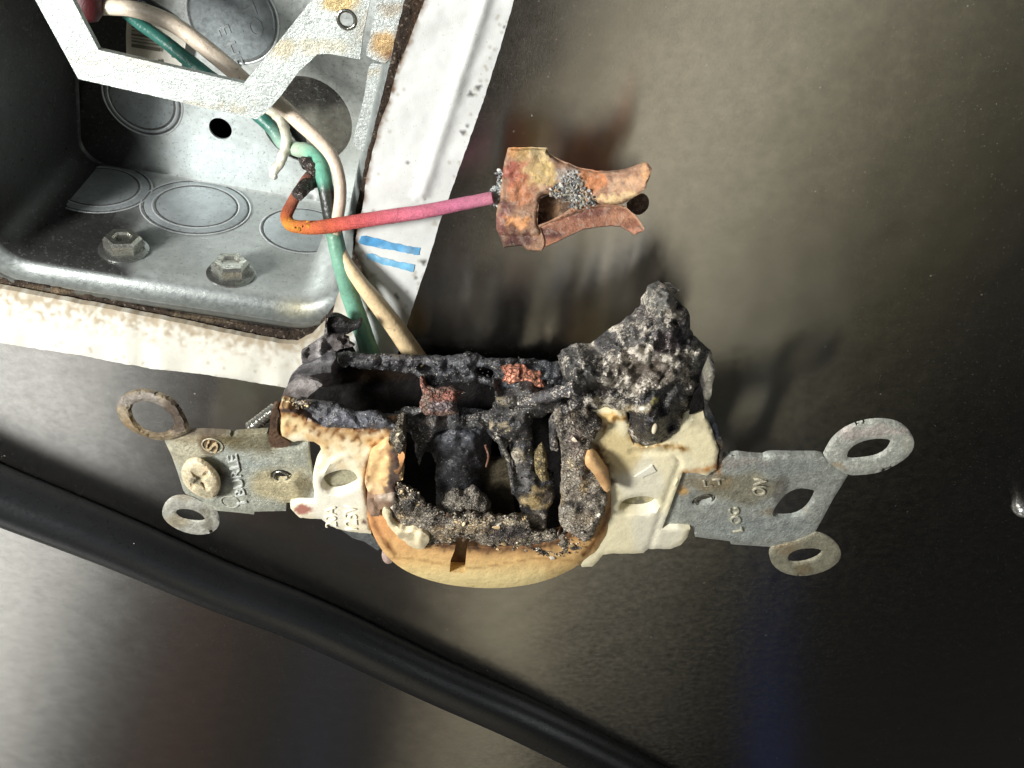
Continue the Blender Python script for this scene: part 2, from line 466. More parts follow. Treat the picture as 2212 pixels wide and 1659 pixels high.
M['void'] = material('soot_and_shade', .9, 0, .1, ((6, .1, 5),), ((4, .3),))  # near-black for charred walls and the painted shade of holes and gaps
M['copper'] = material('burnt_copper', .5, .35, .4, ((8, .07, 6), (40, .02, 4)), ((5, .16), (18, .14)), rvar=.12, fleck=((.60, .56, .48), (.30, .30, .30)), flecks=14, spots=(6, .55, (.60, .50, .40), .22))
M['wire'] = material('wire_plastic', .36, 0, .5, ((5, .03, 4),), ((2.5, .13), (14, .08)), spots=(7, .64, (.12, .10, .07), .5))
M['wirerough'] = material('faded_wire', .6, 0, .4, ((26, .06, 4),), ((6, .2), (35, .2)), spots=(20, .64, (.16, .07, .05), .5))
M['rubber'] = material('black_rubber', .30, 0, .75, ((2, .01, 3), (60, .004, 3)), ((1.2, .06),), rvar=.04, spots=(30, .75, (.3, .3, .28), .6))
M['screw'] = material('screw_metal', .22, .9, .5, ((7, .02, 3),), ((3, .12),), rvar=.08)
M['paper'] = material('paper_label', .7, 0, .3, ((20, .01, 3),), ((6, .08),))
M['plain'] = material('plain', .5, 0, .4, ((20, .01, 3),), ((6, .06),))

def steel():
    m = bpy.data.materials.new('brushed_steel'); m.use_nodes = True; n, l = m.node_tree.nodes, m.node_tree.links
    b = n['Principled BSDF']; t = n.new('ShaderNodeTexCoord')
    def noi(s, d, sc=(1, 1, 1), rot=0., rg=.6):
        mp = n.new('ShaderNodeMapping'); mp.inputs['Scale'].default_value = sc; mp.inputs['Rotation'].default_value = (0, 0, rot)
        l.new(t.outputs['Object'], mp.inputs[0])
        q = n.new('ShaderNodeTexNoise'); q.inputs['Scale'].default_value = s; q.inputs['Detail'].default_value = d
        q.inputs['Roughness'].default_value = rg; l.new(mp.outputs[0], q.inputs['Vector']); return q.outputs['Fac']
    def mr(v, a, bb, c, d):
        q = n.new('ShaderNodeMapRange'); l.new(v, q.inputs['Value'])
        for k, x in zip(('From Min', 'From Max', 'To Min', 'To Max'), (a, bb, c, d)): q.inputs[k].default_value = x
        return q.outputs[0]
    def mixc(f, a, bb):
        q = n.new('ShaderNodeMix'); q.data_type = 'RGBA'; l.new(f, q.inputs['Factor'])
        if isinstance(a, tuple): q.inputs['A'].default_value = (*a, 1)
        else: l.new(a, q.inputs['A'])
        q.inputs['B'].default_value = (*bb, 1); return q.outputs['Result']
    c = mixc(mr(noi(1.1, 6), .3, .7, 0, 1), (.61, .60, .575), (.54, .53, .505))
    c = mixc(mr(noi(22, 3, (8, .4, 1), .2), .35, .75, 0, .35), c, (.42, .41, .39))
    c = mixc(mr(noi(7, 6, rg=.75), .66, .74, 0, .5), c, (.68, .66, .60))
    n.remove(b); b = n.new('ShaderNodeBsdfAnisotropic'); b.distribution = 'BECKMANN'; l.new(c, b.inputs['Color'])
    rr = mr(noi(3, 6, rg=.7), .3, .7, .20, .26); l.new(rr, b.inputs['Roughness'])
    b.inputs['Anisotropy'].default_value = .72
    tg = n.new('ShaderNodeCombineXYZ'); tg.inputs[0].default_value = .975; tg.inputs[1].default_value = -.22; l.new(tg.outputs[0], b.inputs['Tangent'])
    b1 = n.new('ShaderNodeBump'); b1.inputs['Distance'].default_value = .0006; l.new(noi(22, 3, (9, .35, 1), .2), b1.inputs['Height'])
    b2 = n.new('ShaderNodeBump'); b2.inputs['Distance'].default_value = .012; l.new(noi(.5, 1), b2.inputs['Height']); l.new(b1.outputs[0], b2.inputs['Normal'])
    l.new(b2.outputs[0], b.inputs['Normal'])
    # dust: a thin matt film of specks
    d = n.new('ShaderNodeBsdfDiffuse'); d.inputs['Color'].default_value = (.42, .40, .36, 1)
    vo = n.new('ShaderNodeTexVoronoi'); vo.inputs['Scale'].default_value = 1.7; l.new(t.outputs['Object'], vo.inputs['Vector'])
    sp = n.new('ShaderNodeSeparateColor'); l.new(vo.outputs['Color'], sp.inputs[0])
    sz = mr(sp.outputs[0], .45, 1., 0., .055)
    lt = n.new('ShaderNodeMath'); lt.operation = 'LESS_THAN'; l.new(vo.outputs['Distance'], lt.inputs[0]); l.new(sz, lt.inputs[1])
    mm = n.new('ShaderNodeMath'); mm.operation = 'MULTIPLY'; l.new(lt.outputs[0], mm.inputs[0]); mm.inputs[1].default_value = .4
    ad = n.new('ShaderNodeMath'); ad.operation = 'MAXIMUM'; l.new(mm.outputs[0], ad.inputs[0])
    mxs = n.new('ShaderNodeMixShader'); l.new(ad.outputs[0], mxs.inputs[0]); l.new(mr(noi(15, 3, rg=.8), .655, .70, .007, .6), ad.inputs[1])
    l.new(b.outputs[0], mxs.inputs[1]); l.new(d.outputs[0], mxs.inputs[2])
    out = n['Material Output']; l.new(mxs.outputs[0], out.inputs['Surface'])
    return m
M['steel'] = steel()

Z0 = Pl(0.)
# ------------------------------------------------------------------ the steel wall with its cut-out
wall_out = [(-45, 60), (45, 60), (45, -45), (-45, -45)]
cut = [Z0.hit(x, y) for x, y in ((-230, -260), (1010, -160), (930, 60), (800, 560), (735, 720), (603, 735), (273, 672), (0, 620), (-260, 560))]
vs = [Vector(p) for p in wall_out]+[Vector((p.x, p.y)) for p in cut]
es = [(i, (i+1) % 4) for i in range(4)]+[(4+i, 4+(i+1) % len(cut)) for i in range(len(cut))]
res = delaunay_2d_cdt(vs, es, [], 0, 1e-5)
cp = [(p.x, p.y) for p in cut]
fs = [f for f in res[2] if not inside(sum(res[0][i].x for i in f)/3, sum(res[0][i].y for i in f)/3, cp)]
fs = [f if ((res[0][f[1]]-res[0][f[0]]).cross(res[0][f[2]]-res[0][f[0]]) > 0) else f[::-1] for f in fs]
wall = finish('wall', [(v.x, v.y, 0) for v in res[0]], [tuple(f) for f in fs], M['steel'], smooth=0)
wall['kind'] = 'structure'

# ------------------------------------------------------------------ junction box
box = empty('junction_box', 'open galvanised metal electrical box recessed in the steel wall', 'junction box')
op = [Z0.hit(*p) for p in ((706, 664), (14, 556))]           # lower edge of the opening
br, bl = op
e1 = (bl-br).normalized()                                   # along the lower edge to the left
e2 = (Z0.hit(884, 0)-Z0.hit(748, 600)).normalized()
wallN = Vector((0, 0, 1)).cross(e1); wallN = wallN if wallN.y > 0 else -wallN
Lx, Ly, DP = (bl-br).length+.3, 11.5, 5.9
def proj(w):
    d = w-CAM; z = d.dot(FV); return (CX+FPX*d.dot(RV)/z, CY-FPX*d.dot(UV)/z)
def bp(u, v, z=0): return br+e1*u+e2*v+Vector((0, 0, z))
RC = 1.0
def rrect(m=0., n=10):
    pts = []
    for (cu, cv, a0) in ((RC, RC, 180), (Lx-RC, RC, 270), (Lx-RC, Ly-RC, 0), (RC, Ly-RC, 90)):
        for i in range(n+1):
            a = math.radians(a0+90*i/n); pts.append((cu+(RC+m)*math.cos(a), cv+(RC+m)*math.sin(a)))
    o = []
    for i in range(len(pts)):
        a, b = pts[i], pts[(i+1) % len(pts)]; k = max(1, int(math.hypot(b[0]-a[0], b[1]-a[1])/.3)) if n > 12 else 1
        o += [(a[0]+(b[0]-a[0])*j/k, a[1]+(b[1]-a[1])*j/k) for j in range(k)]
    return o
zc = al(190, 195, 193, .95)
lp = []
prof = [(.98, -.15), (.95, .06), (.88, .12), (.80, .13), (.77, .06), (.73, .05), (.70, .10), (.60, .10), (.40, .05), (.20, -.04), (.08, -.16), (.01, -.34), (0, -.7), (0, -1.4), (0, -2.4), (0, -DP+.14), (-.04, -DP+.04), (-.10, -DP-.01)]
V = []; F = []; C = []
base_loop = rrect(0, 14)
n_ = len(base_loop)
for m_, z in prof:
    for (u, v) in rrect(m_, 14):
        w = bp(u, v, z); V.append(tuple(w))
        dirt_ = max(0., min(1., (m_-.55)*3.2))*(.6+.5*nz(w.x, w.y, 2.))
        px_, py_ = proj(w)
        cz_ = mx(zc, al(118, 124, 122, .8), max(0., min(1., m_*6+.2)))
        cz_ = mx(cz_, al(36, 34, 32), .93*max(0., min(1., (325+40*fr(px_, py_, .02, 3)-px_)/60)) if m_ < .1 else .0)  # shadow over the box's left side, painted into the colour
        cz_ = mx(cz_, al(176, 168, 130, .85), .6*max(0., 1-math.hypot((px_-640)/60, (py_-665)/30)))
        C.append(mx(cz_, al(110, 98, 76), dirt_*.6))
for i in range(len(prof)-1):
    for k in range(n_):
        a, b = i*n_+k, i*n_+(k+1) % n_; F.append((a, a+n_, b+n_, b))
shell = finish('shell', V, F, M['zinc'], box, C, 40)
# back plate with a round nail hole and an open knockout
floorP = Pl(-DP)
corner = [(bp(u, v)) for u, v in rrect(.05)]
bo = [proj(Vector((p.x, p.y, -DP))) for p in corner]
bo = resample(bo, 40)
def circ(cx, cy, rx, ry=None, n=32, rot=0.):
    ry = ry or rx; c, s = math.cos(rot), math.sin(rot)
    return [(cx+rx*math.cos(t)*c-ry*math.sin(t)*s, cy+rx*math.cos(t)*s+ry*math.sin(t)*c) for t in (2*math.pi*i/n for i in range(n))]
def on_floor(px, py, r, n=40):
    c = floorP.hit(px, py); return [proj(c+Vector((r*math.cos(t), r*math.sin(t), 0))) for t in (2*math.pi*i/n for i in range(n))]
r_unit = lambda px, py, rpx, P: rpx*(P.hit(px, py)-CAM).dot(FV)/FPX
rk = r_unit(668, 255, 98, floorP)
bcol = stains_and_shade(al(186, 191, 188, .95), [(190, 240, 120, 400, al(40, 38, 36, .8), .95, .35), (330, 190, 60, 60, al(110, 104, 96, .8), .5), (520, 300, 160, 120, al(214, 224, 224, .95), .8),  # first patch paints the shadow on the left of the floor
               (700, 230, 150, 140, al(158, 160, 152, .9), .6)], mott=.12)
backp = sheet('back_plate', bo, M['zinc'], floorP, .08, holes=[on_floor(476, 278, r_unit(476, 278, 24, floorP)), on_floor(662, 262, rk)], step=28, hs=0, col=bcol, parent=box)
sheet('recess_plate', on_floor(665, 262, rk*1.3), M['zinc'], floorP.up(-.35), .05, step=18, parent=box,
      col=stains_and_shade(al(112, 110, 100, .7), [(680, 200, 90, 34, al(36, 34, 30), .9), (640, 290, 60, 40, al(165, 165, 150), .7), (700, 300, 40, 40, al(80, 76, 66), .6)], mott=.2))
sheet('hole_shade_sheet', circ(476, 278, 40), M['void'], floorP.up(-1.6), .05, step=14, parent=box, col=lambda x, y, d: (.01, .01, .01, 0))
groove = (.13, .135, .13, 0)
def knock(px, py, rpx, P, nm='knockout', rings=(1., .78), tab=True, raise_=.03, colr=None):
    c = P.hit(px, py); r = r_unit(px, py, rpx, P)
    o = lathe(nm, c, P.n, [(r*.985, -.02), (r*.985, raise_*.5), (r*.95, raise_), (r*.3, raise_), (.01, raise_)], M['zinc'], box, 48, colr or al(176, 184, 186, .9))
    for q in rings:
        ringtube('score_ring', c+P.n*(raise_*.5 if q >= 1 else raise_), P.n, r*q, .035, M['void'], o, groove, flat=.3)
        ringtube('score_lip', c+P.n*(raise_*.5 if q >= 1 else raise_), P.n, r*q+.07, .03, M['zinc'], o, al(205, 210, 212, .9), flat=.4)
    return o
k1 = knock(503, 38, 92, floorP, rings=(1.,), raise_=.07, colr=al(132, 140, 142, .9))
text('stamped_mark', 'E HE', 470, 60, 26, 95, -68, floorP, M['zinc'], k1, .02, .075, al(150, 157, 158), .0)
text('stamped_mark', 'TO', 518, 8, 30, 80, -68, floorP, M['zinc'], k1, .02, .075, al(146, 152, 154), .0)
knock(308, 214, 78, floorP, rings=(1., .86), raise_=.04)
knock(60, 200, 90, floorP, rings=(1., .8), raise_=.04)
wallP = Pl(pt=br, n=wallN)
knock(425, 447, 106, wallP, rings=(1., .78), raise_=.05)
knock(655, 497, 84, wallP, rings=(1.,), raise_=.02)
knock(215, 405, 100, wallP, rings=(1., .78), raise_=.05)
def hexscrew(px, py, rpx):
    c = wallP.hit(px, py); r = r_unit(px, py, rpx, wallP); n = wallN
    o = lathe('hex_screw', c, n, [(r*1.12, 0), (r*1.12, .05), (r*1.0, .10), (r*.8, .12)], M['screw'], box, 40, al(170, 172, 168, .9))
    lathe('screw_head', c+n*.05, n, [(r*.86, 0), (r*.86, .34), (r*.74, .44), (r*.45, .43), (r*.38, .36), (.01, .35)], M['screw'], o, 6, al(205, 205, 195, .9), 20, poly=6, ph=.35)
    return o
s1 = hexscrew(499, 592, 45); s2 = hexscrew(268, 540, 45)
# mounting bracket: hexagonal opening, tabs at the right
PB = Pl(-.12)
br_in = c_('1', [(500, -140), (575, 0), (780, 395), (1930, 660)])+c_('2', [(380, 350), (660, 0), (760, -130)])
br_out = c_('1', [(190, -140), (280, 0), (620, 625), (2030, 945)])+c_('2', [(220, 945), (300, 890), (420, 750), (560, 560), (640, 490), (700, 430), (800, 425), (1040, 470), (1060, 300), (1120, 0), (1140, -130)])
rust = al(206, 178, 112); rust2 = al(150, 118, 70)
bcol = stains_and_shade(al(196, 204, 200, .9), [(735, 5, 45, 22, rust, .85), (610, 110, 26, 24, al(200, 186, 150), .7), (700, 100, 60, 16, al(205, 196, 166), .6),
              (250, 130, 120, 14, al(205, 200, 180), .5), (768, 60, 12, 70, al(170, 172, 165), .5), (790, 60, 14, 40, rust2, .35), (480, 228, 80, 9, al(190, 178, 150), .6)], mott=.10)
bracket = sheet('mounting_bracket', br_out+br_in[::-1], M['galv'], PB, .16, holes=[circ(749, 42, 19, 19)], step=14, hs=0, col=bcol, parent=box)
ringtube('thread_collar', Pl(-.14).hit(749, 42), Vector((0, 0, 1)), r_unit(749, 42, 19, PB), .05, M['screw'], bracket, al(160, 160, 150))
tab_c = stains_and_shade(al(190, 197, 194, .9), [(835, 95, 34, 34, al(190, 158, 108), .95), (850, 20, 30, 12, rust2, .5), (842, 120, 12, 20, al(120, 78, 40), .8),
              (822, 150, 30, 12, al(178, 160, 120), .5), (870, 60, 14, 40, al(110, 80, 50), .4)], mott=.12)
sheet('mounting_tab', c_('2', [(1190, -130), (1170, 20), (1130, 250), (1090, 390), (1095, 455), (1280, 515), (1340, 300), (1400, 60), (1430, -60), (1440, -130)]),
      M['galv'], Pl(-.02), .14, step=12, sm=1, col=tab_c, parent=box)
sheet('mounting_tab', c_('2', [(1110, 510), (1170, 500), (1280, 520), (1250, 640), (1180, 900), (1110, 1190), (1060, 1205), (985, 1150), (995, 1060), (1050, 870), (1085, 700)]),
      M['galv'], Pl(-.22), .14, step=12, sm=1, col=tab_c, parent=box)

# ------------------------------------------------------------------ white painted trim and the grimy seam
fl_in = c_('0', [(-260, 575), (-120, 598), (0, 623), (90, 640), (180, 657), (273, 675), (400, 700), (500, 722), (603, 741), (640, 744), (672, 728), (700, 700), (716, 690), (722, 660), (745, 600), (770, 600)])
fl_in2 = c_('4', [(1180, 960), (1175, 930), (1110, 860), (1060, 740), (1030, 640), (1000, 580), (1005, 500), (1020, 380), (1060, 250), (1090, 0)])+c_('2', [(1190, 1000), (1270, 800), (1330, 560), (1400, 400), (1500, 140), (1580, -60), (1640, -260)])
fl_out = [(1150, -140), (1128, -60), (1111, 0), (1083, 95), (1050, 200), (1015, 300), (985, 384), (950, 480), (930, 548), (903, 629), (880, 700), (859, 763), (842, 830), (836, 872), (720, 852), (603, 835), (500, 818), (420, 806), (330, 797), (246, 782), (190, 770), (110, 758), (0, 741), (-120, 722), (-260, 700)]
def flh(x, y, d):
    k = 0.10*math.exp(-d/10)*0
    if y > 560 and x < 700: return .06*math.sin(x*.055+1.4*math.sin(x*.021))*(.15+.85*min(1, max(0, (y-650-(x*.15))/80)))+.02*fr(x, y, .02, 2)
    return .03*math.sin(y*.04+1.7*math.sin(y*.013))*(.3+.7*min(1, d/30))+.03*fr(x, y, .012, 5)+(.12*math.exp(-((x-(905-(y-400)*.33+12))/16)**2) if y < 430 else 0)
W_ = al(232, 235, 232, .72)
dk = al(112, 84, 58, .8)
def flc(x, y, d):
    # grime gathered along the inner edge, ragged
    inn = min(edist(x, y, fl_in[::1]+[(770, 600), (-260, 300)]) if x < 760 else 1e9, edist(x, y, fl_in2+[(700, -300), (600, 900)]) if x > 740 else 1e9)
    w = 15 if (x < 760 and y > 560) else 7
    t = math.exp(-(inn/w)**2*1.0)*(.75+.9*fr(x, y, .05, 3))
    if x < 700 and y > 560: t += 3.2*max(0, 1-inn/70)*max(0, .12+fr(x, y, .07, 8))*(1.2-x/900)
    c = mx(W_, dk, t)
    if x < 760: c = mx(c, al(226, 218, 194, .8), .45)
    s = fr(x, y, .09, 12)
    if d < 26 and s > .5: c = mx(c, al(150, 135, 110), .5)
    q = math.hypot((x-1088)/5, (y-57)/5)
    for sx, sy, sr in ((1088, 58, 6), (1031, 187, 9), (1018, 203, 6), (1000, 285, 9), (1010, 274, 4), (915, 568, 8), (900, 600, 5), (880, 352, 5), (126, 745, 4), (858, 640, 8)):
        if math.hypot(x-sx, (y-sy)) < sr*.62*(1+.8*nz(x, y, .3)): c = mx(c, al(50, 44, 38), .8)
    return c
trim = sheet('wall_trim', fl_in+fl_in2+fl_out, M['paint'], Pl(.45), .20, step=7, h=flh, col=flc, ragged=1.4, angle=50)
tag(trim, 'white painted metal trim edging the recessed box, grimy along its inner edge', 'trim')
# marker bars in blue on the trim
def onface(x, y): return .02+flh(x, y, 30)
bl_ = lambda a, b: stains_and_shade(al(*a), [], mott=.18)
for pts, cc in (([(1050, 460), (1110, 465), (1250, 500), (1380, 530), (1520, 560), (1510, 615), (1440, 605), (1300, 575), (1150, 550), (1040, 520), (1030, 500)], (104, 168, 212)),
                ([(1090, 600), (1130, 600), (1200, 630), (1310, 655), (1400, 675), (1475, 690), (1465, 745), (1330, 715), (1220, 690), (1160, 660), (1100, 640)], (122, 184, 220))):
    sheet('ink_bar', c_('4', pts), M['plain'], Pl(.452), .004, step=5, h=lambda x, y, d: onface(x, y)+.004, parent=trim, ragged=2.5,
          col=stains_and_shade(al(*cc), [(800, 520, 30, 20, al(74, 150, 206), .6), (850, 560, 16, 10, al(170, 205, 225), .7), (880, 545, 20, 12, al(140, 180, 210), .5), (820, 545, 8, 12, al(190, 210, 222), .6)], mott=.4, ms=.05))
# torn corner of old sealant by the trim's inner corner
torn = sheet('torn_sealant', c_('4', [(1000, 520), (1060, 640), (1100, 800), (1170, 940), (1185, 960), (1290, 860), (1330, 740), (1250, 700), (1180, 720), (1120, 650), (1060, 590)]),
      M['dirt'], Pl(.30), .2, step=6, h=lambda x, y, d: .12*fr(x, y, .09, 4)+.1, ragged=5, col=stains_and_shade(al(176, 168, 150, .8), [(800, 610, 16, 18, al(92, 76, 55), .8), (780, 560, 10, 20, al(70, 56, 40), .7), (826, 590, 12, 6, al(235, 230, 220), .8)], mott=.4), parent=trim)
seam_in = c_('0', [(-260, 560), (0, 600), (150, 628), (273, 655), (400, 680), (520, 700), (603, 712), (650, 716), (690, 700), (730, 650), (760, 560), (768, 460)])+c_('2', [(1095, 1230), (1180, 900), (1250, 620), (1320, 300), (1380, 60), (1420, -160)])
seam_out = c_('2', [(1720, -200), (1600, 40), (1480, 250), (1350, 620), (1240, 980), (1180, 1200)])+c_('0', [(800, 480), (790, 600), (800, 680), (700, 770), (603, 765), (273, 695), (0, 645), (-260, 605)])
sheet('grime_seam', seam_in+seam_out, M['dirt'], Pl(.14), .12, step=9, h=lambda x, y, d: .10*fr(x, y, .05, 6), ragged=2, angle=60,
      col=stains_and_shade(al(62, 50, 40, .7), [(400, 690, 300, 9, al(120, 106, 84), .5), (900, 60, 12, 120, al(92, 68, 46), .5), (790, 330, 8, 60, al(60, 44, 30), .8), (100, 625, 100, 8, al(130, 112, 88), .7)], mott=.5, ms=.06), parent=trim)

# ------------------------------------------------------------------ wires
def wcol(stops):
    def f(t, a, q):
        for i in range(len(stops)-1):
            if t <= stops[i+1][0]:
                k = (t-stops[i][0])/(stops[i+1][0]-stops[i][0]); return mx(stops[i][1], stops[i+1][1], k)
        return stops[-1][1]
    return f
cw = al(226, 206, 184, .9)
w1 = tube('white_wire', [(150, 10, -2.2, 17), (215, 14, -2.3, 17), (290, 20, -2.3, 17), (370, 50, -2.3, 18), (440, 100, -2.2, 18), (500, 150, -2., 18), (545, 190, -1.6, 18), (600, 222, -1.2, 17), (650, 268, -.8, 16),
                     (690, 305, -.4, 15), (718, 340, 0, 14), (733, 385, .3, 13), (735, 430, .6, 13), (728, 480, .7, 13), (725, 515, .7, 13), (745, 560, .9, 13), (778, 610, 1.1, 16), (810, 650, 1.15, 19), (850, 702, 1.1, 21), (880, 745, 1.0, 22), (903, 778, .85, 22)],
          M['wire'], col=wcol([(0, al(225, 212, 192, .9)), (.5, cw), (.62, al(214, 196, 176, .9)), (.72, al(224, 200, 160, .9)), (1, al(228, 202, 158, .9))]))
tag(w1, 'cream white insulated wire looping from the box down to the burnt outlet', 'wire', None)
cg = al(96, 160, 138, .9); cgd = al(60, 118, 104, .9)
w2 = tube('green_wire', [(265, 22, -2.9, 12), (300, 50, -2.9, 13), (350, 85, -2.9, 14), (400, 125, -2.8, 15), (450, 165, -2.7, 16), (500, 205, -2.6, 16), (560, 250, -2.4, 16), (590, 280, -2.2, 15), (612, 310, -1.9, 15),
                     (640, 322, -1.4, 16), (668, 328, -.9, 17), (690, 352, -.3, 18), (702, 400, .2, 17), (712, 455, .5, 17), (722, 505, .65, 18), (737, 570, .9, 19), (757, 640, 1.0, 20), (780, 705, 1.05, 20), (798, 760, 1.0, 21), (803, 777, .9, 21)],
          M['wire'], rough=.05, col=wcol([(0, al(48, 106, 96, .9)), (.35, al(58, 114, 102, .9)), (.45, al(168, 196, 178, .9)), (.5, al(176, 196, 170, .9)), (.56, al(118, 180, 156, .9)), (.625, cg), (.645, al(54, 60, 54)), (.70, al(50, 52, 48)), (.72, al(110, 152, 130, .9)), (1, al(112, 170, 148, .9))]))
tag(w2, 'green insulated ground wire with a scorched spot crossing under the pink wire', 'wire')
w3 = tube('bare_sheath_strip', [(560, 225, -1.6, 12), (590, 240, -1.5, 12), (612, 270, -1.4, 12), (618, 310, -1.3, 11), (608, 345, -1.2, 11), (590, 375, -1.1, 9), (596, 384, -1.0, 5)], M['wire'], rough=.25,
          col=lambda t, a, q: mx(al(196, 192, 172, .9), al(224, 222, 208, .9), .5+nz(q.x*6, q.y*6)))
tag(w3, 'short curled strip of peeled grey cable sheath beside the white wire', 'cable sheath')
w4 = tube('black_wire', [(250, -30, -3.1, 13), (300, 0, -3.1, 13), (340, 22, -3.1, 14), (385, 55, -3.1, 14), (440, 108, -3.2, 12), (500, 160, -3.2, 10), (560, 215, -3.1, 10), (610, 262, -2.9, 10), (648, 300, -2.4, 12), (655, 345, -1.6, 10), (660, 360, -1.2, 8)],
          M['rubber'], col=lambda t, a, q: al(30, 34, 32))
tag(w4, 'thin black wire hidden behind the cream wire inside the box', 'wire')
pk = al(214, 120, 132, .9)
w5 = empty('burnt_red_wire', 'red wire faded to orange and pink, soldered to the burnt copper clip', 'wire')
tube('insulation', [(668, 378, 0.1, 10), (655, 398, .3, 11), (641, 420, .5, 11.5), (628, 445, .65, 12.5), (619, 468, .8, 13.5), (629, 486, .95, 14), (658, 491, 1.05, 15), (700, 490, 1.15, 15.5), (760, 480, 1.2, 15.5), (840, 468, 1.25, 15.5), (920, 456, 1.3, 15), (1000, 440, 1.35, 14), (1065, 427, 1.4, 13.5)],
     M['wirerough'], w5, rough=.06, col=lambda t, a, q: mx(wcol([(0, al(70, 52, 44)), (.05, al(150, 92, 72)), (.22, al(168, 96, 66)), (.33, al(190, 96, 48)), (.40, al(224, 148, 56)), (.5, al(216, 120, 60)),
                  (.62, al(214, 98, 72)), (.70, al(212, 96, 100)), (.8, al(222, 120, 142)), (.9, al(208, 118, 150)), (1, al(216, 140, 160))])(t, a, q), al(120, 50, 40), max(0, nz(q.x*3, q.y*3, 1, 5)-.1)*.9))
tube('charred_end', [(652, 345, -.3, 7), (664, 352, -.2, 12), (676, 368, -.05, 14), (673, 390, .1, 15), (660, 402, .35, 15), (650, 412, .6, 14.5), (643, 421, .8, 12.5)], M['char'], w5, rough=.35, sub=12, seg=18,
     col=lambda t, a, q: mx(al(44, 38, 36, f=.1), al(120, 96, 80, f=.3), .4*nz(q.x*5, q.y*5)+.1))
rubble('paint_flake', circ(650, 489, 26, 7), 9, (.03, .07), Pl(1.05), lambda x, y: .2, lambda x, y, r: al(240, 172, 60), M['wirerough'], w5, 3)
# wire nut and paper label deep in the box
wn_ = lathe('wire_nut', Pl(-2.2).hit(185, -12), (UV*-1+FV*.3), [(.1, -.8), (.42, -.6), (.42, .1), (.34, .45), (.2, .62), (.01, .66)], M['plain'], None, 20, al(80, 24, 28, .7), 30)
tag(wn_, 'dark red wire connector end hanging at the upper left inside the box', 'wire nut')
lab = empty('paper_label', 'small off-white paper label with a printed barcode inside the box', 'label')
sheet('paper', c_('I', [(440, 300), (700, 200), (1100, 380), (1480, 560), (1460, 800), (1420, 1080), (1380, 1180), (1000, 1300), (430, 950), (425, 600)]), M['paper'], Pl(-5.5), .03, step=14,
      h=lambda x, y, d: .05*fr(x, y, .03), col=stains_and_shade(al(205, 200, 184, .9), [(375, 122, 30, 30, al(226, 224, 216, .9), .6), (300, 90, 30, 40, al(150, 142, 120), .4)], mott=.08), parent=lab)
for i, (y0, th, x1) in enumerate(((455, 26, 1000), (520, 14, 1000), (580, 34, 980), (650, 16, 1010), (700, 22, 1020), (760, 60, 1020))):
    sheet('printed_bar', c_('I', [(520, y0), (x1, y0+(x1-520)*.16), (x1, y0+(x1-520)*.16+th), (520, y0+th)]), M['paper'], Pl(-5.40), .005, step=8,
          h=lambda x, y, d: .05*fr(x, y, .03), col=lambda x, y, d: al(92, 88, 74), parent=lab)
for px, py, w, h_ in ((1260, 490, 110, 30), (1270, 580, 110, 50), (1215, 960, 60, 50), (980, 1030, 60, 60)):
    sheet('printed_mark', c_('I', [(px, py), (px+w, py+8), (px+w, py+h_), (px, py+h_-10)]), M['paper'], Pl(-5.40), .005, step=8, sm=1,
          h=lambda x, y, d: .05*fr(x, y, .03), col=lambda x, y, d: al(110, 108, 98), parent=lab)

# ------------------------------------------------------------------ burnt copper contact clip
clip = empty('copper_clip', 'burnt copper contact clip with two curved prongs on the end of the pink wire', 'contact clip')
PC = Pl(1.5, n=(-.10, .30, .95), at=(1180, 430))
peach = al(206, 150, 106, .95)
cc = stains_and_shade(al(190, 148, 120, .68), [
    (1125, 300, 45, 40, al(206, 146, 84, .95), .68), (1150, 340, 36, 46, al(206, 180, 124, .9), .6), (1175, 320, 22, 40, al(196, 176, 132, .95), .8), (1180, 380, 30, 30, al(214, 186, 128, .95), .8),
    (1112, 375, 26, 34, al(172, 82, 72, .95), .65), (1128, 410, 30, 30, al(194, 128, 90, .95), .7), (1092, 445, 20, 16, al(104, 66, 70, .68), .65), (1085, 470, 16, 30, al(150, 90, 90, .68), .7),
    (1118, 480, 26, 14, al(236, 170, 112, .95), .68), (1100, 505, 36, 18, al(120, 78, 64, .68), .65), (1120, 520, 40, 14, al(96, 54, 56, .68), .8), (1108, 534, 20, 8, al(52, 44, 36), .68),
    (1285, 392, 34, 20, al(212, 138, 88, .95), .68), (1340, 395, 20, 12, al(150, 132, 122, .68), .8), (1360, 400, 40, 20, al(226, 184, 146, .95), .6), (1330, 430, 70, 10, al(230, 200, 150, .95), .8),
    (1392, 370, 12, 26, al(220, 170, 120, .95), .8), (1222, 378, 20, 16, al(176, 164, 156, .9, .35), .8), (1232, 415, 26, 22, al(120, 122, 122, .9, .3), .65), (1242, 398, 14, 16, al(208, 204, 196, .68), .8)],
    warp=16, ws=.05, mott=.28)
plate = c_('5', [(490, 204), (680, 200), (866, 203), (880, 250), (930, 290), (1000, 325), (1100, 360), (1180, 398), (1350, 428), (1500, 428), (1620, 410), (1720, 375), (1800, 345), (1840, 345),
                 (1880, 400), (1868, 480), (1820, 600), (1750, 660), (1660, 715), (1600, 745), (1500, 755), (1350, 752), (1180, 810), (1000, 880), (800, 975),
                 (840, 1100), (840, 1160), (815, 1205), (700, 1200), (620, 1150), (450, 1165), (420, 1070), (380, 990), (375, 900), (390, 720), (420, 560), (440, 430), (460, 320)])
hole = c_('5', [(775, 960), (780, 830), (795, 690), (830, 648), (900, 650), (1000, 690), (1090, 740), (1100, 790), (1000, 860), (880, 920)])
